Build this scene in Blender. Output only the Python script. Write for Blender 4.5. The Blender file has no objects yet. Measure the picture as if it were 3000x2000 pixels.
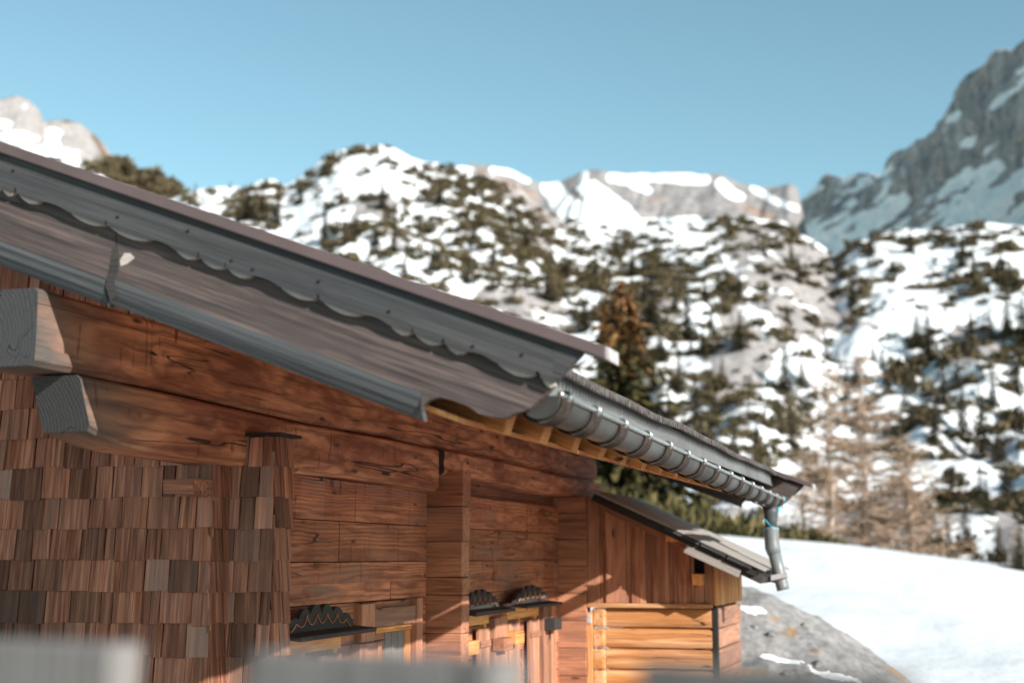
import bpy, bmesh, math, random
import numpy as np
from mathutils import Vector, Matrix
random.seed(7); RNG = np.random.default_rng(11)
SC = bpy.context.scene
COL = SC.collection
ZC = 1.8                       # eye height above the ground beside the hut
R_ = math.radians
YAW, PITCH, FPX = R_(17.219), R_(8.598), 3267.0   # the photographer's pose

# ------------------------------------------------------------------ materials
class NT:
    def __init__(s, name):
        s.m = bpy.data.materials.new(name); s.m.use_nodes = True
        s.t = s.m.node_tree; s.t.nodes.clear()
        s.out = s.n('ShaderNodeOutputMaterial')
    def n(s, typ, **kw):
        nd = s.t.nodes.new(typ)
        for k, v in kw.items(): setattr(nd, k, v)
        return nd
    def put(s, sock, v):
        if v is None: return
        if hasattr(v, 'is_output') or isinstance(v, bpy.types.NodeSocket): s.t.links.new(v, sock)
        else:
            if isinstance(v, (tuple, list)) and len(v) == 3 and sock.type == 'RGBA': v = (*v, 1)
            sock.default_value = v
    def attr(s, name):
        return s.n('ShaderNodeAttribute', attribute_name=name)
    def noise(s, vec, scale=1, detail=3, rough=.55, dist=0):
        nd = s.n('ShaderNodeTexNoise'); s.put(nd.inputs['Vector'], vec)
        nd.inputs['Scale'].default_value = scale; nd.inputs['Detail'].default_value = detail
        nd.inputs['Roughness'].default_value = rough; nd.inputs['Distortion'].default_value = dist
        return nd.outputs['Fac']
    def vor(s, vec, scale=1, feature='F1', out='Distance'):
        nd = s.n('ShaderNodeTexVoronoi', feature=feature); s.put(nd.inputs['Vector'], vec)
        nd.inputs['Scale'].default_value = scale
        return nd.outputs[out]
    def vmul(s, vec, c):
        nd = s.n('ShaderNodeVectorMath', operation='MULTIPLY'); s.put(nd.inputs[0], vec); nd.inputs[1].default_value = c
        return nd.outputs[0]
    def vadd(s, a, b):
        nd = s.n('ShaderNodeVectorMath', operation='ADD'); s.put(nd.inputs[0], a); s.put(nd.inputs[1], b)
        return nd.outputs[0]
    def math(s, op, a, b=None, c=None, clamp=False):
        nd = s.n('ShaderNodeMath', operation=op, use_clamp=clamp)
        s.put(nd.inputs[0], a); s.put(nd.inputs[1], b); s.put(nd.inputs[2], c)
        return nd.outputs[0]
    def map(s, v, a, b, c=0., d=1., smooth=False):
        nd = s.n('ShaderNodeMapRange', interpolation_type='SMOOTHSTEP' if smooth else 'LINEAR')
        s.put(nd.inputs[0], v)
        for i, q in enumerate((a, b, c, d)): s.put(nd.inputs[i+1], q)
        return nd.outputs[0]
    def mix(s, f, a, b, blend='MIX'):
        nd = s.n('ShaderNodeMix', data_type='RGBA', blend_type=blend)
        s.put(nd.inputs[0], f); s.put(nd.inputs[6], a); s.put(nd.inputs[7], b)
        return nd.outputs[2]
    def sep(s, vec):
        nd = s.n('ShaderNodeSeparateXYZ'); s.put(nd.inputs[0], vec); return nd.outputs
    def bump(s, h, strength=.3, dist=.01, normal=None):
        nd = s.n('ShaderNodeBump'); s.put(nd.inputs['Height'], h)
        nd.inputs['Strength'].default_value = strength; nd.inputs['Distance'].default_value = dist
        if normal is not None: s.put(nd.inputs['Normal'], normal)
        return nd.outputs[0]
    def bsdf(s, col, rough=.7, metal=0., normal=None, spec=.35):
        nd = s.n('ShaderNodeBsdfPrincipled')
        s.put(nd.inputs['Base Color'], col); s.put(nd.inputs['Roughness'], rough); s.put(nd.inputs['Metallic'], metal)
        nd.inputs['Specular IOR Level'].default_value = spec
        if normal is not None: s.put(nd.inputs['Normal'], normal)
        s.t.links.new(nd.outputs[0], s.out.inputs[0])
        return s.m

def wood(name, light, mid, dark, grey=(.22,.21,.2), wx_base=0., ring=90., ringamt=.5, checks=.5, knots=True, rough=.75, blotch=(1.2, 7.), fine=1.0, hew=0., gain=1., streak=0.):
    light,mid,dark,grey=(tuple(min(.9,v*gain) for v in q) for q in (light,mid,dark,grey))
    k = NT(name)
    g = k.attr('g').outputs['Vector']; tint = k.attr('tint').outputs['Fac']; wx = k.attr('wx').outputs['Fac']
    n1 = k.noise(k.vmul(g, (.9, 5, 5)), 1, 3)
    xyz = k.sep(g)
    r = k.math('SQRT', k.math('ADD', k.math('MULTIPLY', xyz[1], xyz[1]), k.math('MULTIPLY', xyz[2], xyz[2])))
    r = k.math('ADD', r, k.math('MULTIPLY', n1, .085))
    rings = k.map(k.math('SINE', k.math('MULTIPLY', r, ring * 2 * math.pi)), -1, 1)
    rings = k.math('POWER', rings, 1.6)
    fin = k.noise(k.vmul(g, (5, 190, 190)), 1, 2)
    blo = k.noise(k.vmul(g, (blotch[0], blotch[1], blotch[1])), 1, 4, .6, .6)
    blo2 = k.noise(k.vmul(g, (1.6, 30, 30)), 1, 3)
    c = k.mix(k.map(blo, .38, .62, smooth=True), light, mid)
    c = k.mix(k.math('MULTIPLY', k.map(blo2, .5, .72, smooth=True), .7), c, dark)
    c = k.mix(k.math('MULTIPLY', rings, ringamt), c, k.mix(.58, c, dark, 'MIX'))
    c = k.mix(k.math('MULTIPLY', k.map(fin, .4, .7), .35 * fine), c, dark)
    height = k.math('ADD', k.math('MULTIPLY', rings, .35), k.math('MULTIPLY', fin, .8))
    if streak:
        sk = k.noise(k.vmul(g, (1.2, 62, 62)), 1, 3, .6)
        height = k.math('ADD', height, k.math('MULTIPLY', sk, 1.2))
        sv = k.map(sk, .36, .66, 1-streak, 1+streak)
        c = k.mix(1., c, k.mix(1., (1,1,1), sv, 'MULTIPLY'), 'MULTIPLY')
        if name == 'larch_shingle': c = k.mix(k.map(k.noise(k.vmul(g, (1.5, 14, 14)), 1, 2), .56, .70, 0., .75), c, (.17,.045,.014))
    # silver weathering
    w = k.math('ADD', k.math('ADD', wx, wx_base), k.math('MULTIPLY', k.math('SUBTRACT', blo, .5), .9), clamp=True)
    gcol = k.mix(k.map(fin, .3, .7), tuple(v*.62 for v in grey), tuple(min(1, v*1.2) for v in grey))
    gcol = k.mix(k.math('MULTIPLY', rings, .3), gcol, tuple(v*.5 for v in grey))
    c = k.mix(w, c, gcol)
    c = k.mix(1., c, k.mix(1., (1,1,1), tint, 'MULTIPLY'), 'MULTIPLY')
    if knots:
        kn = k.vor(k.vmul(g, (2.1, 7.5, 7.5)), 1)
        c = k.mix(k.map(kn, .05, .12, .85, 0.), c, tuple(v*.35 for v in dark))
    # drying checks: thin wandering lines along the grain
    cn = k.noise(k.vmul(g, (.22, 4.5, 4.5)), 1, 3, .5)
    line = k.map(k.math('ABSOLUTE', k.math('SUBTRACT', cn, .5)), .0015, .0055, 1., 0.)
    msk = k.map(k.noise(k.vmul(g, (.8, 2.5, 2.5)), 1.7, 2), .60 - .2*checks, .66 - .2*checks)
    line = k.math('MULTIPLY', line, msk)
    c = k.mix(k.math('MULTIPLY', line, .92), c, (.008, .006, .005))
    height = k.math('SUBTRACT', height, k.math('MULTIPLY', line, 3.))
    if hew:
        hw = k.noise(k.vmul(g, (16, 2.2, 2.2)), 1, 2)
        height = k.math('ADD', height, k.math('MULTIPLY', hw, hew))
        tk = k.noise(k.vmul(g, (8., .45, .45)), 1, 1, .4)
        tk = k.map(k.math('ABSOLUTE', k.math('SUBTRACT', tk, .5)), .004, .02, 1., 0.)
        tk = k.math('MULTIPLY', tk, k.map(k.noise(k.vmul(g, (3, 7, 7)), 1, 2), .56, .66))
        c = k.mix(k.math('MULTIPLY', tk, .75), c, tuple(v*.6 for v in dark))
        height = k.math('SUBTRACT', height, k.math('MULTIPLY', tk, 1.5))
    return k.bsdf(c, rough, 0., k.bump(height, .55, .004))

def metal(name, base, rough=.4, metallic=.85, streak=(.6,.6,6), dirt=(.05,.045,.04), amt=.5, bump=.1):
    k = NT(name)
    tc = k.n('ShaderNodeTexCoord').outputs['Object']
    a = k.noise(k.vmul(tc, streak), 3, 4); b = k.noise(tc, 30, 3)
    c = k.mix(k.map(a, .35, .7), base, tuple(v*.7 for v in base))
    c = k.mix(k.math('MULTIPLY', k.map(b, .5, .75), amt), c, dirt)
    ro = k.map(a, .3, .7, rough-.08, rough+.14)
    return k.bsdf(c, ro, metallic, k.bump(b, bump, .002), .12)

def plain(name, base, rough=.6, var=.25, scale=12., spec=.35, metallic=0.):
    k = NT(name)
    tc = k.n('ShaderNodeTexCoord').outputs['Object']
    a = k.noise(tc, scale, 4)
    c = k.mix(k.map(a, .3, .7), tuple(v*(1-var) for v in base), tuple(min(1,v*(1+var)) for v in base))
    return k.bsdf(c, rough, metallic, k.bump(a, .15, .003), spec)

def foliage(name, c0, c1, c2):
    k = NT(name)
    t = k.attr('tint').outputs['Fac']
    c = k.mix(k.map(t, 0, .5), c0, c1); c = k.mix(k.map(t, .5, 1.), c, c2)
    return k.bsdf(c, .75, 0., None, .15)

M = {}
M['log'] = wood('hewn_log', (.30,.125,.068), (.19,.068,.035), (.065,.017,.007), ring=52, ringamt=.9, checks=.4, hew=1.5, gain=1.75)
M['beam'] = wood('old_beam', (.37,.175,.095), (.185,.068,.035), (.055,.017,.009), grey=(.055,.047,.043), ring=42, ringamt=.95, gain=1.75, checks=.95, hew=1.0, blotch=(1.1,5.))
M['shingle'] = wood('larch_shingle', (.215,.098,.062), (.125,.046,.026), (.035,.011,.006), grey=(.19,.145,.13), wx_base=.08, ring=40, ringamt=.15, checks=.2, knots=False, blotch=(1.,26.), fine=1.6, gain=2.05, streak=.3)
M['grey'] = wood('silver_board', (.10,.092,.088), (.068,.066,.068), (.018,.018,.02), grey=(.06,.063,.069), wx_base=.6, ring=30, ringamt=.9, gain=.72, streak=.45, checks=.5, blotch=(1.,8.))
M['mould'] = wood('blue_grey_moulding', (.098,.094,.094), (.072,.073,.077), (.026,.027,.029), grey=(.073,.078,.086), wx_base=.35, ring=30, ringamt=.8, checks=.8, knots=False, streak=.5, rough=.9, blotch=(1.,8.))
M['brownboard'] = wood('brown_board', (.105,.076,.07), (.068,.05,.046), (.022,.017,.016), grey=(.066,.062,.064), wx_base=.1, ring=40, ringamt=.6, streak=.4, checks=.5, knots=False, blotch=(2.5,26.))
M['orange'] = wood('fresh_larch', (.78,.37,.135), (.66,.27,.08), (.33,.10,.03), ring=60, ringamt=.45, checks=.3)
M['sunlog'] = wood('shed_log', (.62,.36,.19), (.46,.205,.072), (.22,.075,.025), ring=55, ringamt=.5, checks=.3, blotch=(.9,8.))
M['plank'] = wood('shed_plank', (.26,.118,.068), (.17,.067,.036), (.055,.018,.009), grey=(.18,.125,.10), wx_base=.05, gain=1.9, ring=45, ringamt=.4, checks=.2)
M['pale'] = wood('pale_trim', (.50,.43,.38), (.42,.35,.31), (.22,.17,.14), grey=(.36,.34,.33), wx_base=.45, ring=40, ringamt=.2, checks=.1, knots=False)
M['fence'] = wood('fence_plank', (.27,.235,.22), (.2,.18,.17), (.10,.09,.085), grey=(.225,.215,.215), wx_base=.6, ring=45, ringamt=.4, checks=.4, gain=.6)
M['endgrain'] = wood('grey_end_grain', (.10,.097,.095), (.072,.071,.072), (.022,.021,.022), grey=(.066,.067,.071), wx_base=.6, gain=.6, ring=55, ringamt=.9, checks=1., knots=False)
M['char'] = wood('dark_carving', (.045,.035,.03), (.03,.025,.024), (.012,.01,.01), grey=(.05,.05,.055), wx_base=.2, ring=50, ringamt=.3, checks=.1, knots=False)
M['zinc'] = metal('zinc_gutter', (.062,.061,.059), .42, .3, (1,.5,1), (.06,.045,.035), .6)
M['rim'] = metal('gutter_bead', (.42,.44,.45), .3, .8, (1,1,1), (.25,.24,.23), .3)
M['strap'] = plain('brown_strap', (.042,.032,.029), .85, .5, 25, .08)
M['flash'] = metal('eave_flashing', (.15,.15,.155), .6, .1, (1,.3,1), (.3,.3,.3), .2, .03)
M['sheet'] = plain('corrugated_sheet', (.075,.066,.066), .7, .25, 9, .15)
M['cap'] = plain('brown_cap', (.092,.066,.066), .5, .12, 4)
M['capend'] = plain('cap_end', (.36,.33,.34), .5, .15, 20)
M['dark'] = plain('dark_void', (.012,.011,.011), .9, .2)
M['pvc'] = plain('grey_pipe', (.135,.145,.15), .42, .12, 6, .5)
M['pipeneck'] = plain('dark_neck', (.05,.055,.06), .5, .2, 12)
M['cord'] = plain('blue_cord', (.05,.42,.55), .6, .15, 40)
M['glass'] = plain('window_glass', (.03,.035,.045), .08, .1, 3, .8)
M['bluepaint'] = plain('painted_panel', (.17,.15,.14), .7, .2, 7)

def snow_mat():
    k = NT('snow')
    tc = k.n('ShaderNodeTexCoord').outputs['Object']
    a = k.noise(tc, .35, 5, .6); b = k.noise(tc, 3.5, 4, .6)
    c = k.mix(k.map(a, .3, .7), (.57,.595,.62), (.63,.64,.65))
    d_ = k.noise(k.vmul(tc, (1., 1., 1.)), 1.1, 5, .7)
    c = k.mix(k.map(d_, .66, .74, 0., .45), c, (.36,.33,.31))
    h = k.math('ADD', k.math('MULTIPLY', a, 1.), k.math('MULTIPLY', b, .2))
    return k.bsdf(c, .75, 0., k.bump(h, .5, .25), .2)
M['snow'] = snow_mat()

def terrain_mat(name, scale, rock0, rock1, soil, amp=1.0, strata=(1,1,1)):
    """snow / rock / soil chosen by the vertex attribute 'mask' (0 snow, .5 rock, 1 soil) roughened by noise"""
    k = NT(name)
    tc = k.n('ShaderNodeTexCoord').outputs['Object']
    m = k.attr('mask').outputs['Fac']
    a = k.noise(tc, scale, 6, .62); b = k.noise(k.vmul(tc, strata), scale*3.1, 6, .65); c3 = k.noise(tc, scale*9, 4, .6)
    f = k.math('ADD', m, k.math('MULTIPLY', k.math('SUBTRACT', k.math('ADD', k.math('MULTIPLY', a, .6), k.math('MULTIPLY', b, .4)), .5), amp))
    rock = k.mix(k.map(b, .35, .65), rock0, rock1)
    rock = k.mix(k.map(c3, .45, .7, 0., .55), rock, tuple(v*.55 for v in rock0))
    col = k.mix(k.map(f, .27, .33), (.69,.71,.73), rock)
    col = k.mix(k.map(f, .72, .82), col, soil)
    h = k.math('ADD', a, k.math('MULTIPLY', b, .5))
    return k.bsdf(col, .85, 0., k.bump(h, .8, .6/scale*.12), .15)

# ------------------------------------------------------------------ mesh building
def tag(o, label=None, cat=None, group=None, kind=None):
    if label: o['label'] = label
    if cat: o['category'] = cat
    if group: o['group'] = group
    if kind: o['kind'] = kind
    return o
def empty(name, loc):
    o = bpy.data.objects.new(name, None); COL.objects.link(o)
    o.location = loc; o.empty_display_size = .3
    return o
def base_of(p):
    while p is not None and p.parent: p = p.parent
    return Vector(p.location) if p is not None else Vector((0,0,0))

class MB:
    """collects pieces (eye-relative metres) and links them as one mesh object"""
    def __init__(s): s.v=[]; s.f=[]; s.g=[]; s.t=[]; s.w=[]; s.mi=[]
    def add(s, verts, faces, g, tint=1., wx=0., mi=0):
        o = len(s.v); s.v += [tuple(p) for p in verts]; s.f += [tuple(i+o for i in f) for f in faces]
        s.g += [tuple(p) for p in g]
        s.t += ([tint]*len(verts) if not hasattr(tint,'__len__') else list(tint))
        s.w += ([wx]*len(verts) if not hasattr(wx,'__len__') else list(wx))
        s.mi += [mi]*len(faces)
    def obox(s, c, size, R=None, grain=0, tint=None, wx=0., jit=0., mi=0, taper=None):
        c = Vector(c); hx, hy, hz = (q/2 for q in size)
        if tint is None: tint = random.uniform(.82, 1.12)
        L = [Vector((sx*hx, sy*hy, sz*hz)) for sx in (-1,1) for sy in (-1,1) for sz in (-1,1)]
        if jit: L = [p + Vector((random.uniform(-jit,jit) for _ in range(3))) for p in L]
        off = Vector((random.uniform(0,40), random.uniform(-.12,.12), random.uniform(.03,.2)))
        G = []
        for p in L:
            q = (p[grain], p[(grain+1)%3], p[(grain+2)%3]); G.append(Vector(q)+off)
        V = [c + (R @ p if R is not None else p) for p in L]
        F = [(0,1,3,2),(4,6,7,5),(0,4,5,1),(2,3,7,6),(0,2,6,4),(1,5,7,3)]
        s.add(V, F, G, tint, wx, mi)
    def box(s, x0,x1,y0,y1,z0,z1, grain=0, **k):
        s.obox(((x0+x1)/2,(y0+y1)/2,(z0+z1)/2),(abs(x1-x0),abs(y1-y0),abs(z1-z0)),None,grain,**k)
    def prism(s, pts, y0, y1, gdir=(1,0), tint=1., wx=0., back=None, mi=0):
        """polygon in X,Z extruded from y0 to y1; grain runs along gdir in X,Z; back = other outline at y1"""
        n = len(pts); back = back or pts
        V = [(x,y0,z) for x,z in pts]+[(x,y1,z) for x,z in back]
        off = (random.uniform(0,40), random.uniform(-.1,.1), random.uniform(.04,.2))
        L = math.hypot(*gdir); ux,uz = gdir[0]/L, gdir[1]/L
        G = [(x*ux+z*uz+off[0], -x*uz+z*ux+off[1], y-y0+off[2]) for x,y,z in V]
        F = [tuple(range(n)), tuple(range(2*n-1, n-1, -1))]+[(i, i+n, (i+1)%n+n, (i+1)%n) for i in range(n)]
        s.add(V, F, G, tint, wx, mi)
    def tube(s, pts, r, seg=10, tint=1., mi=0, caps=True):
        pts = [Vector(p) for p in pts]; n = len(pts)
        rs = r if hasattr(r,'__len__') else [r]*n
        V=[];G=[]; up=None
        for i,p in enumerate(pts):
            d = (pts[min(i+1,n-1)]-pts[max(i-1,0)]).normalized()
            if up is None: up = d.orthogonal().normalized()
            a = (up - d*up.dot(d)).normalized(); b = d.cross(a); up = a
            for j in range(seg):
                t = 2*math.pi*j/seg; V.append(p+(a*math.cos(t)+b*math.sin(t))*rs[i]); G.append((i*.1, math.cos(t)*rs[i], math.sin(t)*rs[i]))
        F=[]
        for i in range(n-1):
            for j in range(seg):
                F.append((i*seg+j, i*seg+(j+1)%seg, (i+1)*seg+(j+1)%seg, (i+1)*seg+j))
        if caps: F += [tuple(range(seg-1,-1,-1)), tuple(range((n-1)*seg, n*seg))]
        s.add(V,F,G,tint,0.,mi)
    def build(s, name, mats, parent=None, smooth=False, bevel=0., lift=True):
        if not isinstance(mats,(list,tuple)): mats=[mats]
        b = base_of(parent); dz = ZC if lift else 0.
        V = np.array(s.v, dtype=np.float32); V[:,2]+=dz; V -= np.array(b, dtype=np.float32)
        me = bpy.data.meshes.new(name); me.from_pydata(V.tolist(), [], s.f)
        for m in mats: me.materials.append(m)
        a = me.attributes.new('g','FLOAT_VECTOR','POINT'); a.data.foreach_set('vector', np.array(s.g,dtype=np.float32).ravel())
        a = me.attributes.new('tint','FLOAT','POINT'); a.data.foreach_set('value', np.array(s.t,dtype=np.float32))
        a = me.attributes.new('wx','FLOAT','POINT'); a.data.foreach_set('value', np.array(s.w,dtype=np.float32))
        me.polygons.foreach_set('material_index', np.array(s.mi,dtype=np.int32))
        if smooth: me.polygons.foreach_set('use_smooth', np.ones(len(s.f),dtype=bool))
        me.validate()
        bm = bmesh.new(); bm.from_mesh(me); bmesh.ops.recalc_face_normals(bm, faces=bm.faces); bm.to_mesh(me); bm.free()
        me.update()
        o = bpy.data.objects.new(name, me); COL.objects.link(o)
        if parent is not None: o.parent = parent
        if bevel:
            md = o.modifiers.new('edge','BEVEL'); md.width=bevel; md.segments=2; md.limit_method='ANGLE'; md.angle_limit=R_(40)
        return o

def quads_obj(name, Q, tint, mat, parent=None, base=(0,0,0), extra=None):
    """Q (n,4,3) world coordinates -> one mesh; tint per face"""
    n = len(Q); V = (Q.reshape(-1,3)-np.array(base)).astype(np.float32)
    me = bpy.data.meshes.new(name)
    me.vertices.add(n*4); me.vertices.foreach_set('co', V.ravel())
    me.loops.add(n*4); me.loops.foreach_set('vertex_index', np.arange(n*4,dtype=np.int32))
    me.polygons.add(n); me.polygons.foreach_set('loop_start', np.arange(0,n*4,4,dtype=np.int32))
    me.polygons.foreach_set('loop_total', np.full(n,4,dtype=np.int32))
    me.materials.append(mat)
    a = me.attributes.new('tint','FLOAT','FACE'); a.data.foreach_set('value', np.asarray(tint,dtype=np.float32))
    me.update(calc_edges=True); me.validate()
    o = bpy.data.objects.new(name, me); COL.objects.link(o)
    if parent is not None: o.parent = parent
    return o

# ------------------------------------------------------------------ noise
def _hash(ix,iy,s):
    h = (ix*374761393 + iy*668265263 + s*982451653) & 0xffffffff
    h = ((h ^ (h>>13))*1274126177) & 0xffffffff
    return ((h ^ (h>>16)) & 0xffff)/65535.
def vnoise(x,y,s=0):
    ix=np.floor(x).astype(np.int64); iy=np.floor(y).astype(np.int64); fx=x-ix; fy=y-iy
    fx=fx*fx*(3-2*fx); fy=fy*fy*(3-2*fy)
    a=_hash(ix,iy,s);b=_hash(ix+1,iy,s);c=_hash(ix,iy+1,s);d=_hash(ix+1,iy+1,s)
    return (a*(1-fx)+b*fx)*(1-fy)+(c*(1-fx)+d*fx)*fy
def fbm(x,y,oct=5,s=0,ridge=False):
    r=np.zeros_like(x); a=.5
    for i in range(oct):
        n=vnoise(x*2**i+17.3*i,y*2**i-9.1*i,s+i)
        if ridge: n=1-np.abs(2*n-1)
        r+=a*n; a*=.5
    return r

# ------------------------------------------------------------------ sight lines (used to lay out the far terrain at its own distance)
def rays(px,py):
    f=np.array([-math.sin(YAW)*math.cos(PITCH), math.cos(YAW)*math.cos(PITCH), math.sin(PITCH)])
    r=np.array([math.cos(YAW), math.sin(YAW), 0.]); u=np.cross(r,f)
    px=np.asarray(px,float)[...,None]; py=np.asarray(py,float)[...,None]
    return f + r*(px-1176)/FPX - u*(py-784)/FPX
def at(px,py,dist):
    d=rays(px,py); h=np.hypot(d[...,0],d[...,1])
    return d*(np.asarray(dist,float)/h)[...,None] + np.array([0,0,ZC])
def to_px(P):
    f=np.array([-math.sin(YAW)*math.cos(PITCH), math.cos(YAW)*math.cos(PITCH), math.sin(PITCH)])
    r=np.array([math.cos(YAW), math.sin(YAW), 0.]); u=np.cross(r,f)
    q=P-np.array([0,0,ZC]); d=q@f
    return 1176+FPX*(q@r)/d, 784-FPX*(q@u)/d
def interp(poly,x):
    p=np.array(poly,float); return np.interp(x,p[:,0],p[:,1])

def grid_obj(name, P, mats, mask=None, kind='structure'):
    nr,nc=P.shape[:2]
    V=P.reshape(-1,3).astype(np.float32)
    i=np.arange(nr-1)[:,None]*nc+np.arange(nc-1)[None,:]
    F=np.stack([i,i+1,i+nc+1,i+nc],-1).reshape(-1,4)
    n=len(F); me=bpy.data.meshes.new(name)
    me.vertices.add(len(V)); me.vertices.foreach_set('co',V.ravel())
    me.loops.add(n*4); me.loops.foreach_set('vertex_index',F.ravel().astype(np.int32))
    me.polygons.add(n); me.polygons.foreach_set('loop_start',np.arange(0,n*4,4,dtype=np.int32)); me.polygons.foreach_set('loop_total',np.full(n,4,dtype=np.int32))
    me.polygons.foreach_set('use_smooth',np.ones(n,dtype=bool))
    me.materials.append(mats)
    if mask is not None:
        a=me.attributes.new('mask','FLOAT','POINT'); a.data.foreach_set('value',mask.reshape(-1).astype(np.float32))
    me.update(calc_edges=True); me.validate()
    o=bpy.data.objects.new(name,me); COL.objects.link(o); o['kind']=kind
    return o

# ================================================================== THE HUT  (eye-relative metres: X away from the eave wall, Y along it, Z up)
WX, YF = -3.52, 6.32                 # eave wall plane, front (gable) wall plane
GND = -1.8
hut = empty('log_hut', (-6.8, 9.6, 0.))
tag(hut, 'old alpine log hut with shingled gable, weathered barge boards and metal gutter', 'hut')
PITCHR = .378
def z_r(x): return .674 + PITCHR*(-1.35 - x)          # roof plane
def skew(y): return -.0225*(y-4.9)                    # the eave line is not quite parallel to the wall
RIDGE = -7.05
Rz = lambda a: Matrix.Rotation(a, 3, 'Z')
Rx = lambda a: Matrix.Rotation(a, 3, 'X')
Ry = lambda a: Matrix.Rotation(a, 3, 'Y')

# ---- shingles
def frame(u, n):
    u = Vector(u); n = Vector(n); z = Vector((0,0,1))
    return Matrix((u, n, z)).transposed()
def shingle_run(mb, o, u, n, width, rows, pitch=.155, wmin=.085, wmax=.185, zmax=None, redness=0., groups=None):
    Fm = frame(u, n)
    for zb in rows:
        p = -random.uniform(0, .06)
        while p < width-.005:
            w = random.uniform(wmin, wmax)
            if random.random() < .2: w *= .6
            a = max(p, 0.); b = min(p+w, width)
            if width - b < .02: b = width
            p = b if b == width else p+w
            if b-a < .012: continue
            um = (a+b)/2
            top = zb + pitch*1.45
            if zmax is not None: top = min(top, zmax(o[0]+u[0]*um))
            h = top - zb
            if h < .03: continue
            dz = random.uniform(-.006, .006)
            tilt = random.uniform(.06, .10); yaw = random.uniform(-.012,.012)
            R = Fm @ Ry(yaw) @ Rx(tilt)
            c = Vector(o) + Vector(u)*um + Vector(n)*(.020+random.uniform(-.003,.004)) + Vector((0,0,zb+dz+h/2))
            rr = random.random()
            pz=(o[0]+u[0]*um)*1.7+zb*.8; wx = random.uniform(-.2,.15)+.15*math.sin(pz*1.9)+.12*math.sin(pz*4.3+zb*5) if rr < .93 else random.uniform(.3,.5)
            t = random.choice((.55,.82,.9,1.,1.,1.05,1.12,1.25)) * random.uniform(.9,1.1)
            if redness: wx -= redness; t *= .85
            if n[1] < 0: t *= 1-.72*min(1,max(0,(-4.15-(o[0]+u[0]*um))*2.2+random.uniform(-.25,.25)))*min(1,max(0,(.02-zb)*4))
            mb.obox(c, (b-a-random.uniform(.004,.010), .015, h), R, grain=2, tint=t, wx=wx, jit=.0032)
def soff(x): return z_r(x) - .34
rows = [.605 - .1555*k for k in range(-11, 16)]
sw = MB()
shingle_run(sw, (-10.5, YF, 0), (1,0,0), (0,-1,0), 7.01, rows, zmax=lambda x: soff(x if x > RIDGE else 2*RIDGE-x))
shingle_run(sw, (WX, YF-.03, 0), (0,1,0), (1,0,0), .205, [r for r in rows if r < .4], wmin=.09, wmax=.19, redness=.35)
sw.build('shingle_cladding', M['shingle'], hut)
wb = MB()
wb.prism([(-10.5,GND),(WX-.01,GND),(WX-.01,soff(WX)),(RIDGE,soff(RIDGE)),(-10.5,soff(-3.6))], YF+.02, YF+.17, tint=.35)
wb.prism([(-10.5,GND),(WX-.01,GND),(WX-.01,soff(WX)),(RIDGE,soff(RIDGE)),(-10.5,soff(-3.6))], 12.85, 13.02, tint=.8)
wb.box(-10.5,-10.34,YF+.171,12.849,GND,soff(-3.7),grain=1,tint=.8)
wb.build('gable_wall', M['log'], hut)

# corner log ends clad in shingles
cc = MB()
cc.box(WX-.08, -3.285, YF+.2, YF+.34, GND, .585, grain=2, tint=.3)
shingle_run(cc, (WX, 6.50, 0), (1,0,0), (0,-1,0), .262, [r for r in rows if r < .5], wmin=.07, wmax=.15, zmax=lambda x:.6)
shingle_run(cc, (-3.272, 6.485, 0), (0,1,0), (1,0,0), .185, [r for r in rows if r < .5], wmin=.08, wmax=.19, zmax=lambda x:.6, redness=.3)
cc.build('shingled_corner', M['shingle'], hut)
ct = MB(); ct.box(WX-.03, -3.215, 6.455, 6.70, .602, .618, tint=.5, wx=.4)
ct.build('corner_cap', M['grey'], hut)

# ---- hewn log wall
COURSE = [.455,.21,-.03,-.274,-.52,-.765,-1.01,-1.255,-1.5,GND]
lw = MB()
def hewn(mb, y0, y1, z0, z1, x, tone=1.):
    base = random.uniform(.78,1.2)*tone; H = z1-z0
    cut = z0+H*random.uniform(.4,.6); two = random.random() < .65
    for (za,zb) in (((z0,cut),(cut,z1)) if two else ((z0,z1),)):
        y = y0; bb = base*random.uniform(.95,1.05); off = Vector((random.uniform(0,40), random.uniform(-.1,.1), random.uniform(.03,.15)))
        while y < y1-.01:
            e = min(y+random.uniform(.09,.40), y1)
            if y1-e < .06: e = y1
            xo = x+random.uniform(-.0028,.0022); t = bb*random.uniform(.93,1.06)
            a1=random.uniform(-.002,.002); a2=random.uniform(-.003,.003)
            V=[(xo+a1+a2*sy*.5+(-.05 if back else 0), yy, zz) for back in (1,0) for (yy,zz,sy) in ((y,za,1),(e+.001,za,-1),(e+.001,zb,-1),(y,zb,1))]
            G=[(p[1]+off.x, p[2]-(z0+z1)/2+off.y, p[0]-x+off.z) for p in V]
            mb.add(V,[(0,1,2,3),(4,7,6,5),(0,4,5,1),(1,5,6,2),(2,6,7,3),(3,7,4,0)],G,t,random.uniform(-.1,.08))
            y = e
for a,b in zip(COURSE[1:], COURSE[:-1]):
    lw.box(WX-.2, WX-.045, YF+.35, 12.84, a+.004, b-.004, grain=1, tint=.8)
    hewn(lw, 6.66, 9.35, a+.003, b-.003, WX)
    hewn(lw, 9.53, 12.80, a+.003, b-.003, WX, .96)
lw.box(WX-.16, WX-.05, YF+.35, 12.84, .456, 1.2, grain=1, tint=.6)
lw.build('hewn_log_wall', M['log'], hut)

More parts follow.
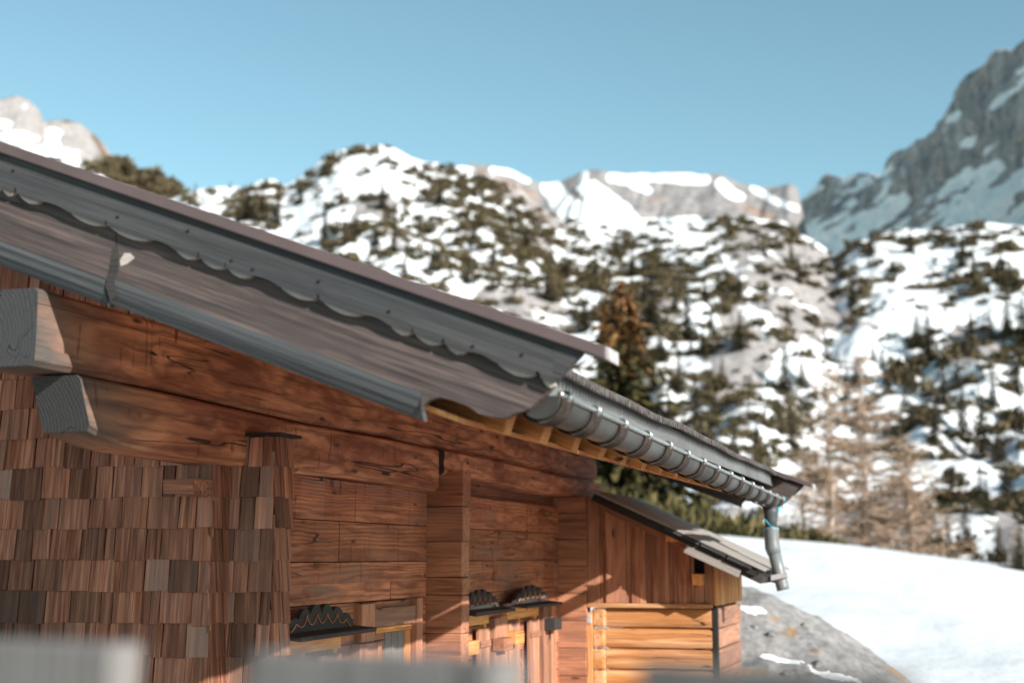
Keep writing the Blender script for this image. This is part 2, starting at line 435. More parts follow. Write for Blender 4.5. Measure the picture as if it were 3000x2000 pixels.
# crossing wall log ends (columns of short logs standing out of the eave wall)
def log_column(y, ztop, zs, width=.26):
    mb = MB()
    for a,b in zip(zs[1:], zs[:-1]):
        mb.obox((WX+width/2-.03+random.uniform(-.006,.006), y+.08, (a+b)/2), (width+.06, .16, b-a-.005), Ry(random.uniform(-.006,.006)), grain=0, tint=random.uniform(.88,1.08), wx=random.uniform(-.1,.1), jit=.003)
    mb.box(WX-.03,WX+width-.006,y+.02,y+.14,GND,ztop-.02,grain=2,tint=.15)
    return mb.build('log_end_column', M['plank'], hut, bevel=.006)
log_column(9.36, .59, [.59,.345,.105,-.14,-.26,-.52,-.77,-1.02,-1.27,GND])
log_column(12.81, .49, [.545,.40,.16,-.085,-.33,-.575,-.82,-1.07,-1.32,GND])

# ---- top plates: hewn beams running along the eave wall
def beam(name, y0, y1, x0, x1, z0, z1, end=0., sag=0., wend=.8, step=.12, seed=0, label=None, chop=None):
    mb = MB(); n = max(3, int((y1-y0)/step)); c = .014
    V=[];G=[];W=[];T=[]; oy=random.uniform(0,30); oz=random.uniform(.02,.1)
    rnd = np.random.default_rng(seed)
    for i in range(n+1):
        f=i/n; y=y0+(y1-y0)*f
        e=max(0.,1-(y-y0)/.45) if end else 0.
        zb=z0+end*e*e*.55 + .006*math.sin(y*2.3+seed) + sag*(y-y0)
        zt=z1+.005*math.sin(y*1.9+seed*2) + sag*(y-y0)
        xr=x1+rnd.normal(0,.0022)+.005*math.sin(y*1.3+seed)
        ring=[(x0,zb),(xr-c*1.6,zb),(xr,zb+c*1.5),(xr+rnd.normal(0,.0025),zb+(zt-zb)*.45),(xr+rnd.normal(0,.0025),zb+(zt-zb)*.75),(xr,zt-c),(xr-c,zt),(x0,zt)]
        sl = chop*(e) if chop else 0.
        for (x,z) in ring:
            yy = y + (sl*(z-zb)/(zt-zb)*-1 if chop else 0)
            V.append((x,yy,z)); G.append((y+oy, z-(z0+z1)/2+.02, x-x0+oz))
            W.append(max(-.35, 1.0-(y-y0)/wend*1.35) if wend else -.25); T.append(1.)
    k=8; F=[]
    for i in range(n):
        for j in range(k):
            F.append((i*k+j,i*k+(j+1)%k,(i+1)*k+(j+1)%k,(i+1)*k+j))
    mb.add(V,F,G,T,W)
    mb.add(V[:k],[tuple(range(k))],G[:k],1.,.3,1); mb.add(V[-k:],[tuple(range(k))],G[-k:],1.,.3,1)
    o = mb.build(name, [M['beam'],M['endgrain']], hut)
    if label: o['label']=label
    return o
beam('wall_plate', 4.74, 13.98, -3.72, -3.44, .748, 1.06, seed=1, wend=1.0, label='long upper wall plate beam with grey weathered end')
beam('wall_plate', 5.10, 9.27, -3.635, -3.41, .455, .732, seed=2, end=.10, wend=.8, chop=.10, label='lower wall plate beam with grey cut end under the eave')
beam('wall_plate', 9.275, 13.95, -3.56, -3.37, .565, .742, seed=3, wend=0, sag=-.006, label='short lower wall plate resting on the middle log ends')
beam('wall_plate', 12.9, 13.85, -3.56, -3.385, .38, .528, seed=4, wend=0, label='short beam end at the rear corner')
wg = MB(); wg.box(-3.66,-3.50,6.1,6.29,.30,.372,grain=0,tint=1.0,jit=.004); wg.build('wedge_board', M['shingle'], hut, bevel=.003)

# ---- roof
def eave_strip(mb, sect, y0, y1, tint=1., follow=True, step=1.2, mi=0):
    """closed X,Z section swept along the (slightly skewed) eave"""
    n=max(1,int((y1-y0)/step)); k=len(sect); V=[];G=[];F=[]
    off=random.uniform(0,30)
    for i in range(n+1):
        y=y0+(y1-y0)*i/n; dx=skew(y); dz=-dx*PITCHR if follow else -.0050*(y-4.7)
        for x,z in sect: V.append((x+dx,y,z+dz)); G.append((y+off,x*1.+.1,z))
    for i in range(n):
        for j in range(k): F.append((i*k+j,i*k+(j+1)%k,(i+1)*k+(j+1)%k,(i+1)*k+j))
    F += [tuple(range(k)), tuple(range((n+1)*k-1,n*k-1,-1))]
    mb.add(V,F,G,tint,0.,mi)
YV0, YV1 = 4.775, 14.20
# corrugated sheets
def sheet(name, y0, y1, mirror=False, flat=False):
    mb=MB(); pitch=.056; sub=6
    n=2 if flat else int((y1-y0)/pitch*sub)
    V=[];G=[]
    for i in range(n+1):
        y=y0+(y1-y0)*i/n
        a=0 if flat else .018*math.sin(2*math.pi*(y-y0)/pitch)
        sag=.006*math.sin(y*1.7)+.004*math.sin(y*4.1+1)
        xe=-1.352+skew(y); xr=RIDGE
        lip=random.uniform(-.004,.004) if not flat else 0
        for x in (xe+lip, (xe+xr)/2, xr):
            xx = 2*RIDGE-x if mirror else x
            V.append((xx,y,z_r(x)+a+sag)); G.append((y,x,0))
    F=[(i*3+j,i*3+j+1,i*3+j+4,i*3+j+3) for i in range(n) for j in range(2)]
    mb.add(V,F,G)
    o=mb.build(name, M['sheet'], hut, smooth=not flat)
    md=o.modifiers.new('thickness','SOLIDIFY'); md.thickness=.005; md.offset=-1
    return o
sheet('roof_sheet', YV0-.02, 13.0); sheet('roof_sheet', 13.0, YV1+.06, flat=True)
sheet('roof_sheet', YV0-.02, YV1+.06, mirror=True, flat=True)
dk=MB()
for sgn in (0,1):
    for (ya,yb) in ((YV0, YV1),):
        q=[(-1.50,z_r(-1.50)-.028),(RIDGE,z_r(RIDGE)-.028),(RIDGE,z_r(RIDGE)-.055),(-1.50,z_r(-1.50)-.055)]
        if sgn: q=[(2*RIDGE-x,z) for x,z in q]
        if sgn==0:
            eave_strip(dk, q[:1]+q[1:], ya, yb)
        else: dk.prism(q, ya, yb)
dk.build('roof_deck', M['brownboard'], hut)
# soffit boards below the rafters
sf=MB(); yy=YV0+.01
xs=[-1.665-.155*i for i in range(0,40)]
for i,x in enumerate(xs[:-1]):
    if x < RIDGE: break
    x2=max(xs[i+1],RIDGE)+.003; t=random.uniform(.88,1.1)
    q=[(x,z_r(x)-.305),(x2,z_r(x2)-.305),(x2,z_r(x2)-.325),(x,z_r(x)-.325)]
    V=[];G=[]; off=random.uniform(0,30)
    for y in (yy, YV1-.01):
        for (a,b) in q: V.append((a+(skew(y) if i<11 else 0),y,b+(-skew(y)*PITCHR if i<11 else 0))); G.append((y+off,a-x+.05,b*.3+.06))
    sf.add(V,[(0,1,2,3),(7,6,5,4),(0,4,5,1),(1,5,6,2),(2,6,7,3),(3,7,4,0)],G,t,-.3)
sf.build('soffit', M['orange'], hut)
for i in range(17):
    y=5.10+.55*i
    mb=MB(); d=skew(y); a=math.atan(PITCHR)
    x=-1.60+d; L=.30
    mb.obox((x-L/2*math.cos(a)+.02, y, z_r(x)-skew(y)*0-.262+L/2*math.sin(a)), (L,.10,.105), Ry(a), grain=0, tint=random.uniform(.95,1.15), wx=-.4, jit=.003)
    mb.build('rafter_tail', M['orange'], hut, bevel=.004)
fb=MB(); eave_strip(fb,[(-1.50,.74),(-1.53,.74),(-1.53,.615),(-1.50,.615)],YV0,YV1); fb.build('fascia_board', M['brownboard'], hut)
# eave flashing in four sheets
ys=[YV0,6.40,8.85,11.2,13.05]
for a,b in zip(ys[:-1],ys[1:]):
    mb=MB(); eave_strip(mb,[(-1.412,.678),(-1.416,.678),(-1.410,.586),(-1.392,.562),(-1.388,.565),(-1.404,.588)],a+.004,b-.004,step=.3)
    mb.build('eave_flashing', M['flash'], hut)

# ---- barge boards of one gable: returns parts, y = face position, dirn = +1 means the face looks to -Y
def zt(x): return .7125+PITCHR*(-1.122-x)
SCAL=[(-3.609,'l'),(-3.55,'n'),(-3.529,'l'),(-3.428,'a'),(-3.288,'l'),(-3.121,'n'),(-3.109,'l'),(-2.923,'a'),(-2.811,'l'),(-2.712,'n'),(-2.698,'l'),(-2.592,'n'),(-2.586,'l'),(-2.483,'a'),(-2.366,'l'),(-2.213,'n'),(-2.194,'l'),(-2.029,'a'),(-1.921,'l'),(-1.836,'n'),(-1.827,'l'),(-1.722,'n'),(-1.706,'l'),(-1.630,'a'),(-1.520,'l'),(-1.378,'n'),(-1.351,'l'),(-1.300,'e')]
sc=[(x,k) for x,k in SCAL]
per=-3.609+2.483   # repeat the carved rhythm up to the ridge
x=-3.609
pre=[]
while x>RIDGE:
    for (q,k) in reversed(sc[:14]):
        nx=q+(x+3.609)-1.126-0.0
        pre.append((nx,k))
    x-=1.126
ALLS=sorted([p for p in pre if p[0]>RIDGE and p[0]<-3.612]+sc)
def strip(mb, bot, topoff, y0, y1, wx=0., sx=0.):
    off=(random.uniform(0,40),random.uniform(-.1,.1),random.uniform(.04,.2)); n=len(bot); V=[]
    for y in (y0,y1):
        V += [(px+sx,y,pz) for px,pz in bot] + [(px+sx,y,zt(px)-topoff) for px,pz in bot]
    F=[]
    for k in (0,2*n):
        for i in range(n-1): F.append((k+i,k+i+1,k+n+i+1,k+n+i))
    for r in (0,n):
        for i in range(n-1): F.append((r+i,r+i+1,2*n+r+i+1,2*n+r+i))
    F += [(0,n,3*n,2*n),(n-1,2*n-1,4*n-1,3*n-1)]
    u=1/math.hypot(1,PITCHR)
    G=[((x-z*PITCHR)*u+off[0],(x*PITCHR+z)*u+off[1],y-y0+off[2]) for x,y,z in V]
    mb.add(V,F,G,1.,wx)
def lobes(depth_l, depth_a, notch, base, eps=0.):
    pts=[]
    for (xa,k),(xb,_) in zip(ALLS[:-1],ALLS[1:]):
        for i in range(9):
            f=i/9.; x=xa+(xb-xa)*f; s=math.sin(math.pi*f)
            d = base + (depth_l*s**.7 if k=='l' else (-depth_a*s if k=='a' else -notch*s))
            pts.append((x,zt(x)-d))
    return pts
LOWEND=[(-1.808,.516),(-1.800,.534),(-1.778,.553),(-1.735,.561),(-1.689,.549),(-1.627,.525),(-1.593,.500),(-1.541,.486),(-1.490,.480),(-1.458,.497),(-1.41,.507),(-1.385,.527),(-1.345,.557)]
def verge(y, d, skewx=0., clad=True):
    """d=+1: face at y looking towards -Y (front gable); d=-1 looking +Y"""
    S=lambda pts:[(px+skewx,pz) for px,pz in pts]
    lab={}
    # lower board: flat face and a bevelled lower part
    xs=np.linspace(RIDGE,-1.808,40)
    xx=np.linspace(-1.24,RIDGE,30)
    top=[(float(q),zt(q)-.15) for q in xx]
    mb=MB()
    q=[(RIDGE,zt(RIDGE)-.15),(RIDGE,zt(RIDGE)-.40),(-3.09,zt(-3.09)-.40),(-3.09,zt(-3.09)-.15)]
    mb.prism(S(q), y+.035*d, y+.075*d, (1,-PITCHR), tint=.95)
    q=[(-3.086,zt(-3.086)-.15),(-3.086,zt(-3.086)-.40),(-1.8085,zt(-1.8085)-.40)]+LOWEND+[(-1.24,zt(-1.24)-.075),(-1.24,zt(-1.24)-.07)]
    mb.prism(S(q), y+.0352*d, y+.0752*d, (1,-PITCHR), tint=1.)
    lo=mb.build('lower_barge_board', M['brownboard'], hut)
    mb=MB()
    for (xa,xb,dz) in ((RIDGE,-3.13,0.),(-3.125,-1.81,.012)):
        f=[(xa,zt(xa)-.395),(xb,zt(xb)-.395),(xb,zt(xb)-.42+dz),(xa,zt(xa)-.42+dz)]
        # profile swept along the slope
        prof=[(.0345,-.402),(.036,-.425),(.046,-.462),(.070,-.503),(.105,-.503),(.105,-.402)]
        V=[];G=[];off=random.uniform(0,20)
        nn=14
        for i in range(nn+1):
            x=xa+(xb-xa)*i/nn
            for (py,pz) in prof: V.append((x+skewx,y+py*d,zt(x)+pz+dz*(1 if pz<-.4 else 0))); G.append((x+off,pz,py+.05))
        k=6;F=[(i*k+j,i*k+(j+1)%k,(i+1)*k+(j+1)%k,(i+1)*k+j) for i in range(nn) for j in range(k)]+[tuple(range(k)),tuple(range((nn+1)*k-1,nn*k-1,-1))]
        mb.add(V,F,G,1.,.3)
    mb.build('barge_moulding', M['mould'], hut)
    # pale scalloped trim, then the upper board in front of it
    mb=MB(); strip(mb, lobes(.023,.03,.045,.186), .12, y+.012*d, y+.034*d, sx=skewx); mb.build('scalloped_trim', M['pale'], hut)
    mb=MB(); strip(mb, lobes(.002,.010,.022,.189), .03, y, y+.0115*d, .1, skewx)
    mb.prism(S([(-1.3062,zt(-1.3062)-.03),(-1.3062,zt(-1.3062)-.188),(-1.29,zt(-1.29)-.17),(-1.205,zt(-1.205)-.055),(-1.205,zt(-1.205)-.03)]), y, y+.034*d, (1,-PITCHR))
    mb.build('upper_barge_board', M['grey'], hut)
    # metal cap with an open end
    q=[(RIDGE,zt(RIDGE)),(RIDGE,zt(RIDGE)-.046),(-1.118,zt(-1.118)-.046),(-1.118,zt(-1.118))]
    mb=MB(); mb.prism(S(q), y-.022*d, y+.11*d, (1,-PITCHR)); mb.build('verge_cap', M['cap'], hut, bevel=.004)
    q=[(-1.118,zt(-1.118)-.001),(-1.118,zt(-1.118)-.045),(-1.100,zt(-1.100)-.047),(-1.100,zt(-1.100)-.001)]
    mb=MB(); mb.prism(S(q), y-.021*d, y+.109*d, (1,-PITCHR)); mb.build('cap_end', M['capend'], hut, bevel=.003)
    # mirror side of the gable
    mb=MB()
    q=[(RIDGE,zt(RIDGE)),(RIDGE,zt(RIDGE)-.50),(2*RIDGE+1.3,zt(-1.3)-.50),(2*RIDGE+1.3,zt(-1.3))]
    mb.prism(q, y, y+.07*d, (1,PITCHR)); mb.build('barge_board', M['grey'], hut)
verge(4.70, 1); verge(14.30, -1, skew(14.3))
# small pale patch, stain and nail heads on the boards
for (x,o,dx) in ((-3.55,.10,0),(-3.06,.14,0),(-2.56,.155,0),(-2.47,.16,0),(-2.2,.12,0),(-1.92,.14,0),(-1.60,.16,0),(-1.42,.13,0),(-2.75,.10,0)):
    nb=MB(); nb.obox((x,4.698,zt(x)-o),(.012,.006,.012),None,tint=1.); nb.build('nail_head', M['dark'], hut, bevel=.003)
sp=MB()
pts=[(-3.045,1.168),(-3.02,1.165),(-3.0,1.145),(-3.03,1.125),(-3.06,1.115),(-3.065,1.14)]
sp.prism(pts,4.732,4.7347,(1,0)); sp.build('pale_patch', M['pale'], hut)
st_=MB(); pts=[(-3.10,1.19),(-3.075,1.2),(-3.07,1.10),(-3.085,1.06),(-3.075,1.0),(-3.10,.985),(-3.125,1.04),(-3.11,1.12)]
st_.prism(pts,4.7330,4.7345,(1,0)); st_.build('dark_stain', M['char'], hut)

# ---- gutter
g=MB(); NS=14; y0,y1=4.79,13.28
def gut_c(y): return (-1.387+skew(y)*1., .560-.0055*(y-4.7))
V=[];G=[];F=[]; ny=60
for i in range(ny+1):
    y=y0+(y1-y0)*i/ny; cx,cz=gut_c(y)
    for j in range(NS+1):
        t=math.pi*j/NS; V.append((cx+.075*math.cos(t),y,cz-.082*math.sin(t))); G.append((y,t,0))
for i in range(ny):
    for j in range(NS): F.append((i*(NS+1)+j,i*(NS+1)+j+1,(i+1)*(NS+1)+j+1,(i+1)*(NS+1)+j))
g.add(V,F,G)
gut=g.build('gutter', M['zinc'], hut, smooth=True)
md=gut.modifiers.new('t','SOLIDIFY'); md.thickness=.003
for yy in (y0+.002,y1-.002):
    cx,cz=gut_c(yy); mb=MB(); pts=[(cx+.074*math.cos(math.pi*j/NS),cz-.081*math.sin(math.pi*j/NS)) for j in range(NS+1)]
    mb.prism(pts,yy-.0015,yy+.0015); mb.build('gutter_end', M['zinc'], gut)
mb=MB(); mb.tube([(gut_c(y0+(y1-y0)*i/20)[0]+.078,y0+(y1-y0)*i/20,gut_c(y0+(y1-y0)*i/20)[1]+.004) for i in range(21)],.0115,10)
mb.build('rolled_bead', M['rim'], gut, smooth=True)
for y in (4.876,5.356,5.884,6.45,7.02,7.593,8.178,8.78,9.40,10.03,10.645,11.266,11.88,12.47,13.02):
    cx,cz=gut_c(y); mb=MB(); N=16; V=[];F=[];G=[]
    for j in range(-2,N+1):
        t=math.pi*max(j,0)/N if j>=0 else 0
        ro,ri=(.088,.080)
        ca,sa=math.cos(t),math.sin(t)
        lift = 0 if j>=0 else -j*.008
        for (r_,yo) in ((ri,-.07),(ro,-.07),(ro,.07),(ri,.07)):
            V.append((cx+r_*ca, y+yo, cz-(r_+.007)*sa+lift)); G.append((t,yo,r_))
    m_=N+3
    for i in range(m_-1):
        for j in range(4): F.append((i*4+j,i*4+(j+1)%4,(i+1)*4+(j+1)%4,(i+1)*4+j))
    F+=[(0,1,2,3),(m_*4-1,m_*4-2,m_*4-3,m_*4-4)]
    mb.add(V,F,G)
    # raised welts along both edges and the flat tail running back to the rafter
    mb.box(cx-.16,cx-.08,y-.018,y+.018,cz+.0,cz+.006)
    bk=mb.build('gutter_bracket', M['strap'], gut, bevel=.002)
    mb=MB(); mb.tube([(cx+.078+.0185*math.cos(a),y+dy,cz+.004+.0185*math.sin(a)) for dy,a in [(-.012,q*math.pi/5) for q in range(-3,9)]],.0045,6)
    mb.tube([(cx+.078+.0185*math.cos(a),y+dy,cz+.004+.0185*math.sin(a)) for dy,a in [(.012,q*math.pi/5) for q in range(-3,9)]],.0045,6)
    mb.build('bracket_clip', M['rim'], bk, smooth=True)

# ---- downpipe hanging from the far end of the gutter
px,py=-1.578,12.90
mb=MB(); mb.tube([(px,py,.445),(px,py,.385),(px,py,.33),(px,py,.245)],[.072,.066,.056,.054],18)
pipe=mb.build('downpipe', M['pipeneck'], hut, smooth=True)
mb=MB(); mb.tube([(px,py,.262),(px,py,.255),(px,py,.245),(px,py,.20),(px+.002,py,.17),(px+.004,py,.12),(px+.008,py,.08),(px+.022,py,.025)],[.062,.067,.066,.066,.064,.066,.068,.060],20)
mb.build('pipe_bend', M['pvc'], pipe, smooth=True)
mb=MB(); mb.tube([(px+.02,py,.04),(px+.055,py,-.12),(px+.085,py,-.26),(px+.092,py,-.29)],[.056,.056,.056,.056],20)
mb.build('pipe_length', M['pvc'], pipe, smooth=True)
mb=MB(); mb.obox((px+.066,py-.005,-.172),(.15,.15,.045),Ry(-.2),jit=.004); mb.build('pipe_clamp', M['capend'], pipe, bevel=.004)

# ---- openings in the eave wall
def carved_crest(parent, ya, yb, zb, h, x):
    n=64; top=[]
    for i in range(n+1):
        f=i/n; env=math.sin(math.pi*min(1,max(0,f)))**.55
        w=abs(math.sin(f*math.pi*6+.0))**.55
        z=zb+.015+h*env*(.55+.45*w)
        top.append((ya+(yb-ya)*f,z))
    mb=MB(); poly=[(ya,zb)]+[(yb,zb)][::1]
    # dark board with a carved wavy outline, and a pale worn edge along the waves
    V=[];G=[];F=[]
    for k,xo in enumerate((x-.03,x)):
        for (y,z) in top: V.append((xo,y,z)); G.append((y,z,xo))
        for (y,z) in top: V.append((xo,y,zb)); G.append((y,zb,xo))
    m=n+1
    for k in (0,1):
        o=k*2*m
        for i in range(n): F.append((o+i,o+i+1,o+m+i+1,o+m+i))
    for i in range(n): F.append((i,i+1,2*m+i+1,2*m+i))
    F += [(0,2*m,3*m,m),(n,2*m+n,3*m+n,m+n)]
    mb.add(V,F,G)
    o=mb.build('carved_crest', M['char'], parent)
    mb=MB()
    pth=[]
    for i in range(n+1):
        f=i/n; w=1-abs(math.sin(f*math.pi*6+math.pi*.5))**.6; env=math.sin(math.pi*f)**.55
        pth.append((x+.004, ya+(yb-ya)*(.06+.88*f), zb+.01+h*env*(.25+.5*w)))
    mb.tube(pth,.0045,5); mb.build('worn_edge', M['plank'], o)
def window(ya, yb, zs, crest=True, label=None, spread=True):
    """hooded casement window; zs = height of the hood"""
    mb=MB(); t=.055
    mb.box(WX-.03,WX+.035,ya,ya+t,zs-.72,zs-.11,grain=2,tint=1.1); mb.box(WX-.03,WX+.035,yb-t,yb,zs-.72,zs-.11,grain=2,tint=1.1)
    mb.box(WX-.03,WX+.05,ya-.02,yb+.02,zs-.11,zs-.012,grain=1,tint=1.05); mb.box(WX-.03,WX+.06,ya-.03,yb+.03,zs-.76,zs-.72,grain=1)
    mb.box(WX-.025,WX+.015,(ya+yb)/2-.018,(ya+yb)/2+.018,zs-.72,zs-.11,grain=2,tint=1.0)
    w=mb.build('window', M['orange'], hut, bevel=.004)
    if label: w['label']=label
    mb=MB(); mb.box(WX-.02,WX-.012,ya+t,yb-t,zs-.72,zs-.11); mb.build('pane', M['glass'], w)
    for (a,b,nm) in ((ya-.005,ya+(yb-ya)*.34,1),(yb-(yb-ya)*.34,yb+.005,2)):
        mb=MB(); q=np.linspace(a,b,4)
        for i in range(3): mb.box(WX+.036,WX+.058+random.uniform(0,.006),q[i]+.002,q[i+1]-.002,zs-.71,zs-.14,grain=2,tint=random.uniform(.85,1.2),wx=random.uniform(0,.4))
        mb.box(WX+.062,WX+.078,a+.01,b-.01,zs-.28,zs-.235,grain=1,tint=.8,wx=.2)
        mb.build('shutter', M['plank'], w, bevel=.003)
    mb=MB()
    mb.obox((WX+.115,(ya+yb)/2,zs+.004),(.25,yb-ya+.20,.026),Ry(.10),grain=1,tint=1.,jit=.004)
    mb.build('hood', M['char'], w, bevel=.004)
    if crest: carved_crest(w, ya-.06, yb+.02, zs+.008, .135, WX+.13)
    return w
window(6.98,7.80,-.415,label='near window under a charred hood with carved crest')
window(9.83,10.58,-.395,label='middle window between the log ends')
window(11.08,11.96,-.388,label='far window beside the rear log ends')
# boarded doorway between the first window and the middle log ends
mb=MB()
mb.box(WX-.03,WX+.05,8.12,8.33,-.515,-.285,grain=2,tint=1.1,wx=.1); mb.box(WX-.03,WX+.07,8.06,8.40,GND,-.52,grain=2,tint=1.05,wx=.1)
mb.box(WX-.03,WX+.055,9.045,9.15,GND,-.272,grain=2,tint=1.05,wx=.05)
mb.box(WX-.03,WX+.045,8.335,9.04,-.435,-.318,grain=1,tint=.8,wx=.35)
door=mb.build('door', M['plank'], hut, bevel=.004)
mb=MB(); mb.box(WX-.03,WX+.02,8.42,9.04,-.475,-.44,grain=1,tint=1.0); mb.box(WX-.03,WX+.012,8.93,9.04,GND,-.478,grain=2); mb.build('door_casing', M['orange'], door, bevel=.003)
mb=MB(); mb.box(WX-.025,WX-.004,8.42,8.60,GND,-.478,grain=2,tint=.2); mb.build('door_gap', M['dark'], door)
mb=MB()
for i in range(3): mb.box(WX-.02,WX+.004+.002*i,8.602+i*.108,8.708+i*.108,GND,-.48,grain=2,tint=1+.1*i)
mb.build('door_panel', M['bluepaint'], door)
# wall boards between the windows
for (a,b,zt_,t) in ((10.66,10.80,-.47,1.0),(10.82,10.99,-.46,1.1),(12.1,12.24,-.43,.95),(12.30,12.45,-.40,1.1)):
    mb=MB(); mb.box(WX-.0,WX+.06+random.uniform(0,.03),a,b,GND,zt_,grain=2,tint=t,wx=random.uniform(0,.25)); mb.build('wall_board', M['plank'], hut, bevel=.004)
for (y,z,c) in ((9.9,-.60,'orange'),(10.75,-.62,'plank'),(11.05,-.585,'orange'),(12.2,-.53,'char')):
    mb=MB(); mb.box(WX+.06,WX+.16,y-.1,y+.13,z-.10,z,grain=1,tint=.9); mb.build('shutter_block', M[c], hut, bevel=.005)

# ---- cord knotted between the gutter and the pipe
mb=MB()
cx,cz=gut_c(13.05)
P0=Vector((cx+.082,13.10,cz+.01)); P1=Vector((px+.02,py-.06,.25)); P2=Vector((px-.045,py-.055,.33))
for j in range(3):
    e=Vector((random.uniform(-.006,.006),random.uniform(-.004,.004),random.uniform(-.004,.004)))
    mb.tube([P0+e,P0.lerp(P1,.5)+e*1.5+Vector((0,-.005,-.006)),P1+e,P2+e*.6],.0042,6)
mb.tube([P0+Vector((.017*math.cos(a),.012*math.sin(a*.5),.02*math.sin(a)-.012)) for a in np.linspace(0,11,26)],.0045,6)
mb.tube([P1+Vector((.068*(math.cos(a))-.022, .066*math.sin(a)+.064,-.005)) for a in np.linspace(0,6.3,20)],.004,6)
cord=mb.build('cord', M['cord'], None, smooth=True)
tag(cord,'thin turquoise cord knotted from the gutter end down to the drainpipe','cord')

# ================================================================== THE LEAN-TO SHED
SH=12.86
shed=empty('wooden_shed',(-2.7,SH+.7,0.))
tag(shed,'small plank and log shed with sloping board roof leaning against the hut','shed')
XL,XR,YB=-3.26,-2.12,14.35
def zs_r(x): return -.11+.462*(-1.587-x)
zlog=[-.42,-.455,-.64,-.822,-1.012,-1.2,-1.39,-1.58,GND]
mb=MB()
for a,b in zip(zlog[2:],zlog[1:-1]):
    # rounded log fronts
    n=6; V=[];G=[]; off=random.uniform(0,20); tt=random.uniform(.92,1.1)
    prof=[(0,b-.004),(-.022,b-.018),(-.036,b-.05),(-.038,(a+b)/2),(-.036,a+.05),(-.022,a+.018),(0,a+.004),(.12,a+.004),(.12,b-.004)]
    for x in (XL+.17,XR-.005):
        for (py_,pz_) in prof: V.append((x,SH+.04+py_,pz_)); G.append((x+off,pz_-(a+b)/2+.01,py_+.06))
    k=9; F=[(j,(j+1)%k,k+(j+1)%k,k+j) for j in range(k)]+[tuple(range(k)),tuple(range(2*k-1,k-1,-1))]
    mb.add(V,F,G,tt,-.3)
mb.build('log_front', M['sunlog'], shed)
mb=MB()
for a,b in zip(zlog[2:],zlog[1:-1]):
    mb.obox((XL+.105,SH+.05,(a+b)/2),(.125,.16,b-a-.008),None,grain=1,tint=random.uniform(.95,1.1),wx=-.3,jit=.004)
mb.build('log_ends', M['sunlog'], shed, bevel=.022)
mb=MB(); mb.box(XL+.003,XL+.05,SH-.035,SH+.06,GND,-.50,grain=2,tint=1.25,wx=-.3); mb.build('corner_lath', M['sunlog'], shed, bevel=.004)
mb=MB(); mb.box(XL+.003,XL+.045,SH-.05,SH-.03,-.60,-.52,grain=2); mb.build('hinge', M['capend'], shed, bevel=.003)
mb=MB(); mb.box(XR+.0,XR+.045,SH+.02,SH+.10,GND,-.43,grain=2,tint=.2); mb.build('corner_gap', M['dark'], shed)
# side wall logs
mb=MB()
for a,b in zip(zlog[2:],zlog[1:-1]):
    mb.obox((XR-.03+random.uniform(-.008,.008),(SH+.12+YB)/2,(a+b)/2),(.14,YB-SH-.12,b-a-.006),Rz(random.uniform(-.004,.004)),grain=1,tint=random.uniform(.75,1.0),wx=.25,jit=.004)
mb.build('log_side', M['plank'], shed, bevel=.012)
# sill plank
mb=MB(); mb.box(XL+.005,XR+.012,SH-.045,SH+.06,-.455,-.415,grain=0,tint=.95,jit=.003); mb.build('sill_plank', M['sunlog'], shed, bevel=.005)
mb=MB(); mb.box(XR-.012,XR+.034,SH-.012,SH+.05,-.42,.03,grain=2,tint=.9); mb.build('corner_post', M['plank'], shed, bevel=.003)
# vertical planks with overlaps
mb=MB(); x=XL+.005; i=0
ws=[.12,.055,.19,.05,.135,.06,.15,.05,.14,.05,.085,.07]
while x<XR-.16:
    w=ws[i%len(ws)]; proud=.0 if i%2 else .022
    x1=min(x+w,XR-.15)
    top0=zs_r(x)-.10; top1=zs_r(x1)-.10
    bot=-.412-random.uniform(0,.004)
    q=[(x,bot),(x1-.002,bot),(x1-.002,top1),(x,top0)]
    mb.prism(q,SH-.005-proud,SH+.025-proud+(.02 if i%2==0 else 0),(0,1),tint=random.uniform(.85,1.15),wx=random.uniform(-.25,.15))
    x=x1; i+=1
mb.prism([(XR-.148,-.412),(XR-.06,-.412),(XR-.06,-.25),(XR-.10,-.225),(XR-.148,-.27)],SH-.01,SH+.02,(0,1),tint=1.,wx=.1)
mb.prism([(XR-.055,-.412),(XR,-.412),(XR,zs_r(XR)-.1),(XR-.055,zs_r(XR-.055)-.1)],SH-.02,SH+.02,(0,1),tint=.9,wx=.1)
mb.build('plank_front', M['plank'], shed, bevel=.003)
mb=MB(); y=SH-.02
while y<YB-.02:
    w=random.uniform(.06,.13); e=min(y+w,YB)
    mb.box(XR+.03,XR+.055+random.uniform(0,.012),y+.002,e-.004,-.43,zs_r(XR)-.09,grain=2,tint=random.uniform(.85,1.15),wx=random.uniform(-.3,0))
    y=e
mb.build('plank_side', M['orange'], shed, bevel=.003)
mb=MB(); mb.box(XL,XR,YB-.05,YB,GND,-.2,grain=0); mb.build('rear_wall', M['plank'], shed)
mb=MB(); mb.box(XL+.01,XR-.01,SH+.045,SH+.06,-.45,-.16,tint=.3); mb.prism([(XL+.01,-.16),(XR-.005,-.16),(XR-.005,.0),(XL+.01,.52)],SH+.045,SH+.06,tint=.3); mb.build('dark_backing', M['dark'], shed)  # near-black backing added behind the planks, stands in for the shaded inside
# beam end poking through the front
mb=MB(); mb.box(XR-.145,XR-.055,SH-.16,SH+.3,-.25,-.15,grain=1,tint=1.2,wx=-.3,jit=.005); mb.build('purlin_end', M['orange'], shed, bevel=.008)
mb=MB(); mb.box(-2.46,-2.36,SH-.34,SH+.4,zs_r(-2.4)-.13,zs_r(-2.4)-.055,grain=1,tint=1.2,wx=-.3,jit=.004); mb.build('purlin_end', M['orange'], shed, bevel=.006)
